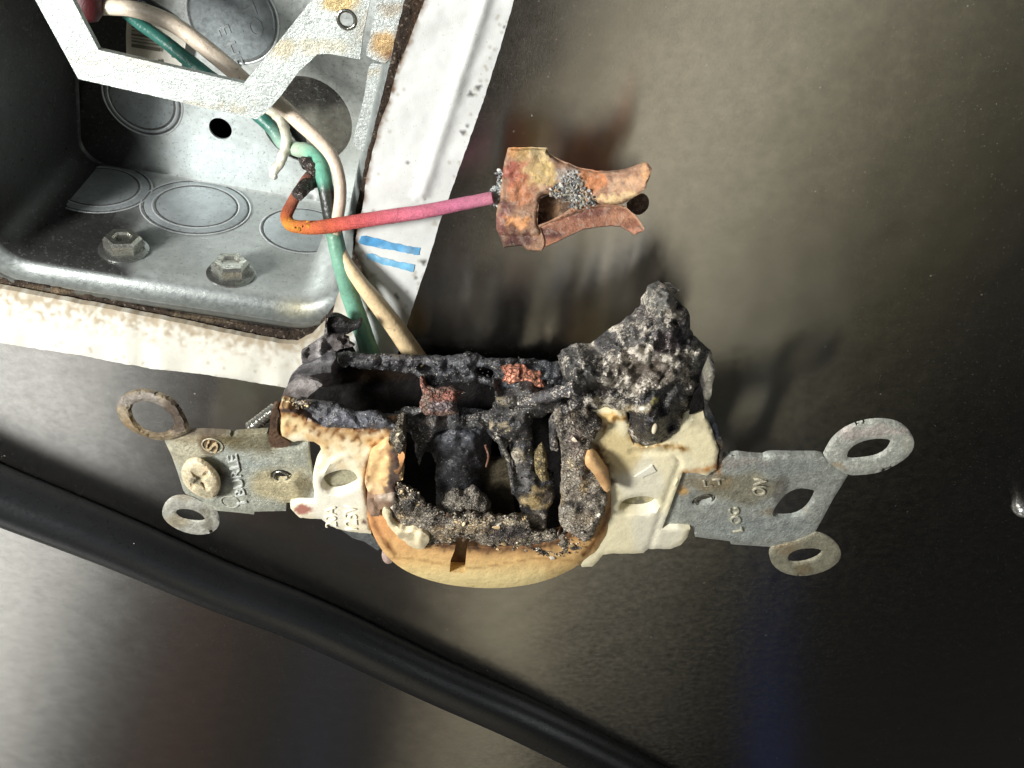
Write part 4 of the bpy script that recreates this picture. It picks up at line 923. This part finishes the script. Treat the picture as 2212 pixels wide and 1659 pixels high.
sheet('curled_flap', c_('6', [(130, 942), (160, 855), (200, 800), (240, 752), (300, 722), (370, 712), (450, 722), (520, 752), (546, 782), (500, 810), (430, 868), (378, 922), (300, 905), (220, 905)]), M['charsoft'], Pl(ZO-.5), .1, step=5, parent=out, sm=1, ragged=1.5,
      h=lambda x, y, d: .30*math.sin(max(0, min(1, (y-815)/50))*3.1)+.08*fr(x, y, .04, 45), col=stains_and_shade(g1(122, 116, 114, .1), [(612, 850, 8, 20, g1(70, 60, 58), .5)], mott=.2, ms=.05))
sheet('dark_wall', c_('6', [(665, 430), (780, 415), (830, 480), (900, 620), (780, 600), (760, 640), (720, 760), (560, 800), (400, 720), (620, 680), (625, 600), (670, 520)]), M['void'], Pl(ZO-1.9), .3, step=8, parent=out, h=bulge(.1, 10, .1), col=lambda x, y, d: (.011, .009, .009, 0))
sheet('ash_ledge', c_('6', [(130, 945), (220, 905), (380, 925), (500, 935), (620, 940), (700, 968), (780, 1010), (860, 1045), (930, 1040), (1050, 1018), (1105, 1060), (1200, 1120), (1290, 1190), (1180, 1200), (1000, 1195), (800, 1190), (540, 1185), (500, 1130), (420, 1060), (340, 1010), (200, 990)]), M['char'], PT.up(.05), .3, step=5, parent=out, ragged=3, angle=65,
      h=bulge(.12, 8, .16, .05, 47), col=stains_and_shade(g1(66, 66, 70, .1), [(640, 868, 40, 7, g1(150, 130, 104, .9), .8), (740, 905, 70, 16, g1(86, 88, 96, .2), .7), (800, 885, 40, 12, g1(96, 96, 104, .3), .6), (690, 880, 50, 14, g1(44, 44, 46), .7)], mott=.35, ms=.08))
tube('charred_bar', [(800, 897, ZO-.5, 6), (850, 900, ZO-.4, 6), (880, 896, ZO-.4, 6), (912, 884, ZO-.4, 7)], M['char'], out, rough=.25, col=lambda t, a, q: g1(72, 72, 72, .25))
# central barrel and web
sheet('charred_barrel', c_('B', [(1230, 470), (1280, 400), (1350, 362), (1450, 345), (1560, 348), (1700, 352), (1800, 372), (1835, 450), (1850, 540), (1838, 640), (1800, 730), (1748, 800), (1758, 920), (1765, 1040), (1750, 1160), (1560, 1170), (1400, 1150), (1360, 1060), (1370, 960), (1355, 860), (1370, 740), (1330, 640), (1250, 600), (1200, 540)]), M['char'], PO.up(-1.0), .6, step=5, parent=out, ragged=3, angle=70,
      h=bulge(1.0, 26, .22, .035, 51), col=stains_and_shade(g1(38, 38, 41, .03), [(1000, 940, 60, 34, g1(66, 68, 74, .1), .7), (900+75, 1090, 30, 24, g1(96, 90, 84, .5), .7), (915, 990, 20, 40, g1(24, 24, 26, 0), .8)], mott=.4, ms=.05))
tube('copper_trace', [(1048, 962, ZO-.35, 2.5), (1055, 985, ZO-.3, 2.5), (1050, 1008, ZO-.35, 2)], M['copper'], out, col=lambda t, a, q: al(156, 110, 90))
web = c_('C', [(250, 320), (300, 200), (285, 60), (360, 100), (420, 90), (500, 45), (620, 60), (760, 88), (870, 130), (860, 180), (740, 235), (620, 290), (575, 285), (572, 400), (592, 560), (588, 690), (660, 745), (742, 770), (750, 900), (705, 980), (685, 1080), (690, 1150), (600, 1210), (520, 1180), (500, 1060), (470, 920), (430, 870), (408, 760), (425, 640), (415, 540), (400, 480), (330, 440), (250, 400)])
webc = stains_and_shade(g1(48, 47, 48, .12), patches(web, 30, 7, [g1(28, 27, 29, 0), g1(36, 35, 37, 0), g1(96, 92, 88, .4), g1(150, 136, 108, .3), g1(70, 68, 68, .3)], (7, 18))+[(1130, 870, 40, 30, g1(92, 92, 90, .3), .6), (1120, 985, 16, 20, g1(150, 138, 112, .8), .8), (1160, 1080, 34, 26, g1(200, 174, 122, .3), .75, .25), (1178, 1075, 16, 14, g1(56, 52, 54, .1), .9, .25), (1140, 1060, 10, 14, g1(44, 44, 46, .1), .8, .3), (1160, 1140, 30, 30, g1(150, 140, 128, .7), .8),
      (1125, 1030, 18, 24, g1(110, 108, 106, .3), .7), (1180, 860, 50, 12, g1(40, 38, 40, .1), .7)], warp=16, ws=.04, mott=.35, ms=.07)
sheet('charred_web', web, M['char'], PO.up(-.25), .45, step=5, parent=out, ragged=5, angle=70, h=bulge(.40, 11, .30, .035, 53), col=webc)
sheet('charred_crossbar', [(850, 905), (880, 893), (920, 898), (950, 905), (1000, 912), (1040, 905), (1090, 895), (1120, 915), (1100, 950), (1085, 990), (1070, 955), (1050, 930), (1000, 925), (950, 930), (920, 960), (905, 1010), (895, 960), (885, 935), (862, 925)], M['char'], PO.up(-.55), .3, step=4.5, parent=out, ragged=5, angle=70,
      h=bulge(.3, 8, .3, .04, 58), col=stains_and_shade(g1(56, 56, 58, .25), [(930, 915, 30, 10, g1(110, 100, 92, .4), .6)], mott=.35))
tube('soot_strand', [(1068, 925, ZO-.2, 5), (1085, 960, ZO-.1, 6), (1100, 1000, ZO-.1, 5), (1108, 1050, ZO, 6)], M['char'], out, rough=.5, seg=12, col=lambda t, a, q: g1(80, 78, 74, .4))
sheet('ash_mound', [(955, 1085), (975, 1062), (1000, 1070), (1020, 1058), (1045, 1072), (1062, 1095), (1058, 1125), (1020, 1140), (985, 1135), (960, 1120)], M['crust'], PO.up(-.25), .2, step=4, parent=out, ragged=5, angle=70,
      h=bulge(.35, 10, .25, .05, 59), col=stains_and_shade(g1(112, 106, 98, .5), [(985, 1085, 14, 10, g1(150, 142, 130, .6), .7)], mott=.4))
sheet('melted_spike', c_('C', [(590, 640), (600, 590), (625, 545), (650, 518), (668, 560), (692, 605), (690, 680), (705, 760), (650, 775), (610, 720)]), M['crust'], PO.up(.05), .25, step=5, parent=out, ragged=3, angle=60,
      h=bulge(.2, 8, .15, .06, 55), col=stains_and_shade(al(186, 166, 118, .8, .2), [(1168, 1000, 8, 14, g1(70, 66, 60, .2), .7)], mott=.35, ms=.1))
flap = c_('C', [(740, 330), (760, 270), (830, 270), (880, 295), (950, 270), (1010, 262), (1070, 300), (1115, 345), (1070, 400), (1040, 470), (1020, 560), (1040, 640), (1090, 720), (1130, 800), (1150, 880), (1145, 960), (1115, 1060), (1075, 1120), (1050, 1190), (980, 1245), (920, 1200), (870, 1170), (820, 1155), (788, 1080), (800, 960), (806, 780), (804, 600), (790, 450)])
sheet('ash_flap', flap, M['crust'], PO.up(.34), .3, step=5, parent=out, ragged=4, angle=70, h=bulge(.14, 7, .28, .03, 57),
      col=stains_and_shade(g1(176, 164, 148, .6), patches(flap, 34, 6, [g1(40, 37, 36, .05), g1(54, 50, 50, .1), g1(226, 208, 172, .2), g1(196, 172, 132, .2), g1(214, 204, 186, .4), g1(110, 92, 74, .2), g1(72, 66, 62, .2)], (6, 16))+[(1265, 915, 40, 22, g1(44, 40, 40, .35), .9), (1225, 1125, 14, 30, g1(226, 218, 204, .9), .9), (1240, 960, 20, 30, g1(150, 128, 124, .5), .6), (1218, 940, 12, 60, g1(96, 94, 92, .4), .6), (1260, 1115, 30, 12, g1(176, 156, 128, .6), .7), (1262, 1000, 14, 30, g1(60, 50, 44, .4), .5)], mott=.3, ms=.09))
sheet('tan_blister', c_('C', [(980, 600), (1010, 565), (1060, 580), (1110, 650), (1150, 710), (1180, 780), (1180, 840), (1140, 860), (1095, 790), (1040, 700), (985, 650)]), M['tan'], PO.up(.62), .3, step=5, parent=out, sm=1,
      h=bulge(.2, 8, .05), col=stains_and_shade(al(222, 180, 128, .95), [(1300, 1040, 16, 16, al(176, 130, 86, .9), .6)], mott=.12))
# right mound
PM = Pl(ZO-.1, n=(.15, .35, .92), at=(1380, 900))
mound = c_('7', [(600, 760), (640, 700), (720, 655), (810, 640), (900, 645), (950, 600), (1010, 545), (1100, 490), (1200, 440), (1260, 390), (1310, 335), (1345, 280), (1370, 225), (1400, 150), (1440, 105), (1500, 78), (1520, 110), (1600, 95), (1560, 140), (1600, 190), (1620, 230), (1670, 255), (1692, 300), (1698, 380), (1690, 440), (1740, 490), (1780, 540),
      (1850, 590), (1890, 650), (1905, 720), (1880, 780), (1830, 850), (1790, 920), (1730, 1040), (1705, 1130), (1690, 1200), (1640, 1270), (1560, 1340), (1450, 1418), (1370, 1442), (1290, 1447), (1210, 1420), (1180, 1350), (1172, 1250), (1180, 1160), (1080, 1140), (980, 1145), (900, 1180), (840, 1190), (740, 1170), (660, 1180), (600, 1230), (540, 1180), (560, 1080), (640, 1010), (620, 880)])
pits = [(1480, 700, 16, 22), (1470, 872, 16, 10), (1415, 905, 10, 8), (1388, 690, 24, 20)]
def mh(x, y, d):
    h_ = 1.1*(1-math.exp(-d/38))+.55*fr(x, y, .013, 61, 5)-.42*abs(fr(x*.8+y*.5, y*.5-x*.2, .02, 65, 4))+.16*fr(x, y, .06, 63, 4)
    lb = math.hypot((x-1420)/62, (y-920)/44)
    if lb < 1.3: h_ += .45*math.exp(-lb**2*2)
    lb = math.hypot((x-1388)/22, (y-925)/30); h_ += .45*math.exp(-lb**2*1.5)
    h_ -= .35*math.exp(-((x-1432)/10)**2-((y-884)/16)**2)
    h_ -= .22*math.exp(-(math.hypot((x-1428), (y-745))/16)**2)
    lb = math.hypot((x-1483)/12, (y-690)/20); h_ += .4*math.exp(-lb**2)
    return h_
mc0 = stains_and_shade(g1(66, 64, 62, .6), patches(mound, 46, 8, [g1(30, 29, 31, 0), g1(40, 38, 40, .05), g1(112, 104, 94, .8), g1(90, 86, 82, .7), g1(58, 50, 52, .2)], (8, 24))+[(1440, 740, 34, 26, g1(66, 56, 60, .15), .9, .4), (1480, 692, 14, 22, g1(20, 18, 20, 0), .9, .4), (1412, 905, 60, 50, g1(38, 36, 38, .08), .95, .4), (1470, 850, 34, 24, g1(70, 70, 68, .3), .8, .5), (1350, 850, 40, 30, g1(40, 42, 48, .45), .6), (1390, 800, 70, 44, g1(112, 100, 86, .8), .55), (1380, 880, 40, 12, g1(168, 152, 116, .85), .6),
      (1425, 650, 24, 34, g1(104, 104, 98, .4), .7), (1260, 800, 40, 50, g1(58, 58, 56, .35), .7), (1418, 868, 10, 8, g1(196, 184, 122, .2), .9, .3), (1392, 878, 14, 6, g1(236, 232, 214, .3), .85, .3), (1510, 770, 20, 30, g1(96, 100, 96, .5), .5)], warp=14, ws=.03, mott=.3, ms=.07)
sheet('melted_mound', mound, M['char'], PM, .9, step=4.6, parent=out, ragged=4, angle=80, h=mh, col=mc0)
bead_c = PM.hit(1414, 926)+(CAM-PM.hit(1414, 926)).normalized()*1.62
bm_ = bmesh.new(); bmesh.ops.create_uvsphere(bm_, u_segments=20, v_segments=12, radius=1)
rot_ = Matrix.Rotation(math.radians(-15), 3, 'Z')
bv = [bead_c+RV*(v.co.x*.075+v.co.y*.03)+UV*(v.co.y*.15)-FV*(v.co.z*.07) for v in bm_.verts]
finish('pale_bead', [tuple(v) for v in bv], [tuple(v.index for v in f.verts) for f in bm_.faces], M['plain'], out, [al(214, 200, 172, .9)]*len(bv), 60); bm_.free()
sheet('side_flake', c_('7', [(1840, 860), (1900, 740), (1915, 820), (1895, 920), (1880, 1010), (1850, 1090), (1880, 1150), (1920, 1250), (1950, 1340), (1985, 1430), (1975, 1560), (1930, 1660), (1950, 1560), (1945, 1480), (1905, 1360), (1860, 1235), (1835, 1200), (1830, 1090), (1810, 960)]), M['charsoft'], PO.up(-.05), .5, step=5, parent=out, ragged=2,
      col=stains_and_shade(g1(46, 46, 46, .3), [(1530, 830, 12, 40, g1(150, 148, 130, .6), .8), (1545, 930, 14, 30, g1(34, 40, 48), .8), (1555, 980, 8, 20, g1(120, 96, 66, .3), .6)], mott=.3), h=lambda x, y, d: .12*fr(x, y, .05, 71))
sheet('gap_shade_sheet', c_('7', [(1890, 760), (1905, 725), (1830, 850), (1790, 915), (1735, 1010), (1705, 1090), (1700, 1180), (1760, 1150), (1800, 1120), (1835, 1090), (1822, 1000), (1835, 900)]), M['void'], PM.up(.35), .1, step=7, parent=out, ragged=2, col=blk)  # black sheet put in as the shade of a hollow gap
sheet('rear_wall', c_('7', [(1560, 1250), (1720, 1060), (1800, 930), (1820, 1060), (1840, 1210), (1700, 1200), (1620, 1330)]), M['char'], PO.up(-.5), .4, step=7, parent=out, col=lambda x, y, d: g1(50, 50, 48, .4), h=bulge(.1, 8, .1))
sheet('folded_char', c_('7', [(540, 1180), (600, 1130), (700, 1060), (780, 1000), (800, 1020), (740, 1120), (620, 1200), (560, 1230), (540, 1500), (480, 1480), (470, 1300)]), M['char'], PO.up(.1), .4, step=6, parent=out, ragged=3, angle=70, h=bulge(.35, 9, .2, .05, 73), col=lambda x, y, d: g1(58, 56, 58, .35))
tube('soot_strand', [(1125, 872, ZO+.3, 12), (1160, 862, ZO+.5, 13), (1200, 850, ZO+.7, 14), (1245, 838, ZO+.9, 15)], M['char'], out, rough=.4, seg=18, col=lambda t, a, q: g1(62, 60, 62, .3))
lathe('white_speck', PT.hit(1206, 852)+(CAM-PT.hit(1206, 852)).normalized()*1.2, -FV, [(.06, 0), (.07, .02), (.03, .05)], M['plain'], out, 8, al(244, 240, 230))
# lower crust: melted rubble along the bottom of the opening
cr = c_('B', [(1020, 880), (1110, 915), (1190, 970), (1250, 1040), (1330, 1115), (1420, 1145), (1560, 1165), (1700, 1150), (1800, 1165), (1900, 1185), (2050, 1170), (2110, 1160), (2170, 1200)])+c_('C', [(560, 1140), (640, 1160), (700, 1150), (780, 1160), (860, 1190), (940, 1235), (950, 1280), (880, 1330), (760, 1345), (640, 1340), (560, 1300), (440, 1290), (300, 1295)])+c_('B', [
      (1960, 1440), (1880, 1450), (1760, 1415), (1660, 1390), (1640, 1362), (1560, 1375), (1500, 1430), (1400, 1440), (1310, 1460), (1200, 1440), (1050, 1330), (960, 1210), (900, 1130), (880, 1040), (960, 990), (1010, 960)])
crc = stains_and_shade(g1(160, 148, 130, .5), patches(cr, 60, 5, [g1(40, 37, 36, .05), g1(54, 50, 50, .1), g1(226, 208, 172, .2), g1(196, 172, 132, .2), g1(214, 204, 186, .4), g1(110, 92, 74, .2), g1(72, 66, 62, .2)], (7, 20))+[(890, 1090, 26, 26, g1(60, 58, 58, .35), .8), (930, 1120, 50, 20, g1(104, 98, 92, .6), .7), (1030, 1130, 30, 16, g1(196, 178, 146, .7), .6), (1090, 1150, 50, 18, g1(54, 50, 56, .3), .85), (980, 1150, 90, 10, g1(170, 146, 108, .5), .6), (1180, 1150, 34, 16, g1(176, 166, 150, .7), .6), (1185, 1180, 34, 12, g1(70, 60, 52, .5), .8), (842, 1090, 14, 30, g1(110, 96, 90, .3), .6)], mott=.4, ms=.1)
def crh(x, y, d):
    h_ = .30*(1-math.exp(-d/12))+.20*fr(x, y, .05, 81, 5)
    h_ -= .30*math.exp(-((x-1185)/22)**2-((y-1180)/12)**2)
    return h_+.32
sheet('melted_crust', cr, M['crust'], PO.up(.02), .12, step=4.6, parent=out, ragged=7, angle=70, h=crh, col=crc)
rubble('ash_crumbs', cr, 1500, (.02, .065), PO.up(.02), lambda x, y: crh(x, y, 9)+.02, lambda x, y, r: r.choice([g1(90, 86, 82, .3), g1(140, 132, 120, .4), g1(200, 184, 154, .3), g1(54, 52, 54), g1(224, 212, 188), g1(120, 110, 98, .4)]), M['crust'], out, 11)
rubble('ash_crumbs', flap, 700, (.012, .035), PO.up(.30), lambda x, y: .22*(1-math.exp(-edist(x, y, flap)/10))+.24*fr(x, y, .035, 57, 5), lambda x, y, r: r.choice([g1(120, 110, 100, .3), g1(190, 176, 152), g1(70, 62, 56), g1(220, 208, 190)]), M['crust'], out, 12)
rubble('ash_crumbs', web, 150, (.02, .06), PO.up(-.1), lambda x, y: .25+.1*fr(x, y, .035, 53), lambda x, y, r: r.choice([g1(90, 88, 86, .3), g1(150, 140, 124), g1(50, 48, 48)]), M['crust'], out, 13)
rubble('ash_crumbs', c_('6', [(150, 940), (240, 900), (330, 920), (420, 950), (380, 1000), (300, 990), (200, 985)]), 40, (.03, .08), PT.up(.12), lambda x, y: .12, lambda x, y, r: r.choice([g1(200, 180, 140), g1(110, 100, 90), g1(226, 206, 160)]), M['crust'], out, 14)
rubble('ash_crumbs', rail, 200, (.02, .05), PT.up(.0), lambda x, y: .2+.12*fr(x, y, .035, 31), lambda x, y, r: r.choice([g1(96, 96, 100, .3), g1(60, 60, 64), g1(140, 138, 138)]), M['crust'], out, 15)
rubble('melted_chip', cr, 34, (.06, .15), PO.up(.02), lambda x, y: crh(x, y, 9)+.03, lambda x, y, r: r.choice([al(232, 214, 176, .9), al(206, 178, 134, .9), al(96, 76, 60), al(224, 216, 198, .9), al(60, 52, 48)]), M['tan'], out, 31)
rubble('melted_chip', flap, 10, (.05, .10), PO.up(.34), lambda x, y: .3, lambda x, y, r: r.choice([al(214, 200, 176, .9), al(120, 100, 80), al(226, 220, 206, .9)]), M['tan'], out, 32)
# melted cream pieces
sheet('cream_fragment', c_('B', [(905, 1105), (960, 1120), (985, 1180), (975, 1220), (1020, 1270), (1100, 1300), (1200, 1290), (1290, 1340), (1312, 1390), (1270, 1450), (1230, 1475), (1150, 1450), (1060, 1380), (980, 1300), (920, 1220), (895, 1150)]), M['cream'], PO.up(.50), .35, step=5, parent=out, sm=1, ragged=2, angle=50,
      h=bulge(.16, 8, .10, .05, 91), col=stains_and_shade(al(238, 222, 184, .92), [(885, 1160, 14, 10, al(120, 112, 90), .5)], mott=.12, ms=.1))
sheet('tan_shard', c_('B', [(795, 640), (860, 590), (950, 535), (1005, 572), (1045, 640), (1060, 740), (1075, 860), (1010, 900), (1010, 985), (900, 1000), (770, 970), (738, 870), (760, 740)]), M['tan'], PO.up(.30), .5, step=5, parent=out, ragged=2, angle=45,
      h=lambda x, y, d: .12*fr(x, y, .04, 93)+.10*(1-math.exp(-d/6)), col=stains_and_shade(al(222, 184, 132, .95), [(853, 1015, 14, 46, g1(84, 72, 70), .95, .3), (840, 1060, 16, 14, g1(86, 70, 68), .85, .4), (800, 1050, 20, 14, al(240, 206, 164, .95), .6), (845, 975, 6, 40, al(150, 100, 66), .5), (792, 1000, 6, 50, al(112, 72, 38), .6)], warp=10, ws=.05, mott=.15, ms=.08))
sheet('ash_lump', c_('B', [(960, 470), (1000, 420), (1070, 378), (1092, 430), (1100, 520), (1092, 610), (1040, 650), (1005, 620), (990, 560), (940, 530)]), M['crust'], PO.up(.25), .5, step=4.5, parent=out, ragged=3, angle=60,
      h=bulge(.25, 8, .18, .07, 95), col=stains_and_shade(g1(96, 88, 76, .4), [(862, 945, 7, 16, al(236, 222, 190, .92), .95, .3), (868, 925, 10, 8, g1(120, 114, 90, .5), .6)], mott=.4, ms=.1))
sheet('melted_drip', c_('B', [(760, 1030), (870, 1000), (1000, 990), (1020, 1060), (960, 1100), (880, 1120), (870, 1180), (800, 1180), (768, 1110)]), M['tan'], PO.up(.42), .4, step=5, parent=out, ragged=2, angle=50, h=bulge(.15, 8, .12, .05, 97),
      col=stains_and_shade(al(150, 124, 104, .9), [(835, 1078, 30, 8, g1(170, 158, 142), .7), (838, 1064, 12, 8, g1(50, 42, 44), .8)], mott=.25, ms=.1))
# slivers of housing seen under the face
sheet('housing_sliver', c_('B', [(540, 1300), (700, 1325), (800, 1332), (880, 1450), (860, 1480), (740, 1400), (640, 1370)]), M['charsoft'], PO.up(-.9), .5, step=7, parent=out, col=stains_and_shade(g1(92, 96, 96, .1), [], mott=.3))
sheet('burnt_crumb', c_('B', [(890, 1500), (940, 1500), (990, 1560), (975, 1590), (930, 1595), (895, 1555)]), M['tan'], PO.up(-.4), .3, step=5, parent=out, sm=1, h=bulge(.2, 6, .1), col=stains_and_shade(al(196, 170, 158, .9), [], mott=.3))

# ------------------------------------------------------------------ black cable across the steel
cable = empty('black_cable', 'thick black rubber cable slanting across the steel below the outlet', 'cable')
ctr = [(-260, 962, 0.80, 65), (-120, 1018, 0.80, 63), (0, 1070, 0.80, 61), (253, 1171, 0.80, 56), (464, 1262, 0.80, 52), (674, 1344, 0.80, 49.5), (932, 1465, 0.80, 48), (1137, 1556, 0.80, 48), (1350, 1664, 0.80, 47), (1480, 1735, 0.80, 46), (1640, 1820, 0.80, 45)]
tube('jacket', ctr, M['rubber'], cable, seg=48, col=lambda t, a, q: al(26, 28, 30, .8))
tube('glint_line', [(x-4, y+r*1.075, .42, 2.0 if x > 100 else .4) for x, y, z, r in ctr], M['copper'], cable, col=lambda t, a, q: mx(al(60, 54, 50), al(214, 146, 116, .95), max(0, 1-abs(t-.42)*4.5)), seg=6)  # coppery tube added for the reflected glint along the cable's lower edge
def faint(s, x, y, run, k):
    # raised moulded print along the upper flank
    cu = Pl(1.05, n=(.0, .55, .83), at=(x, y))
    text('moulded_print', s, x, y, 9, run, -23.5, cu, M['rubber'], cable, .012, .56*0+.02, al(84, 86, 86, .8), -.01)
rubble('dust_speck', [(20, 1060), (400, 1215), (800, 1392), (1100, 1520), (1100, 1575), (800, 1450), (400, 1270), (20, 1110)], 46, (.008, .022), Pl(.80), lambda x, y: .74,
       lambda x, y, r: r.choice([al(200, 198, 186), al(150, 148, 140)]), M['plain'], cable, 21)
# dome added to make a small glint on the steel wall
def glint_dome(px, py, rpx, label, nn=(0, 0, 1)):
    c = Z0.hit(px, py); r = r_unit(px, py, rpx, Z0)
    o = lathe('glint_dome', c, Vector(nn), [(r, -.02), (r*.97, .10), (r*.8, .24), (r*.5, .34), (r*.2, .38), (.01, .385)], M['screw'], None, 28, al(230, 230, 226, .95), 50)
    tag(o, label, 'glint_dome')
glint_dome(2206, 1098, 17, 'bright dome added for a glint at the right edge of the steel wall')
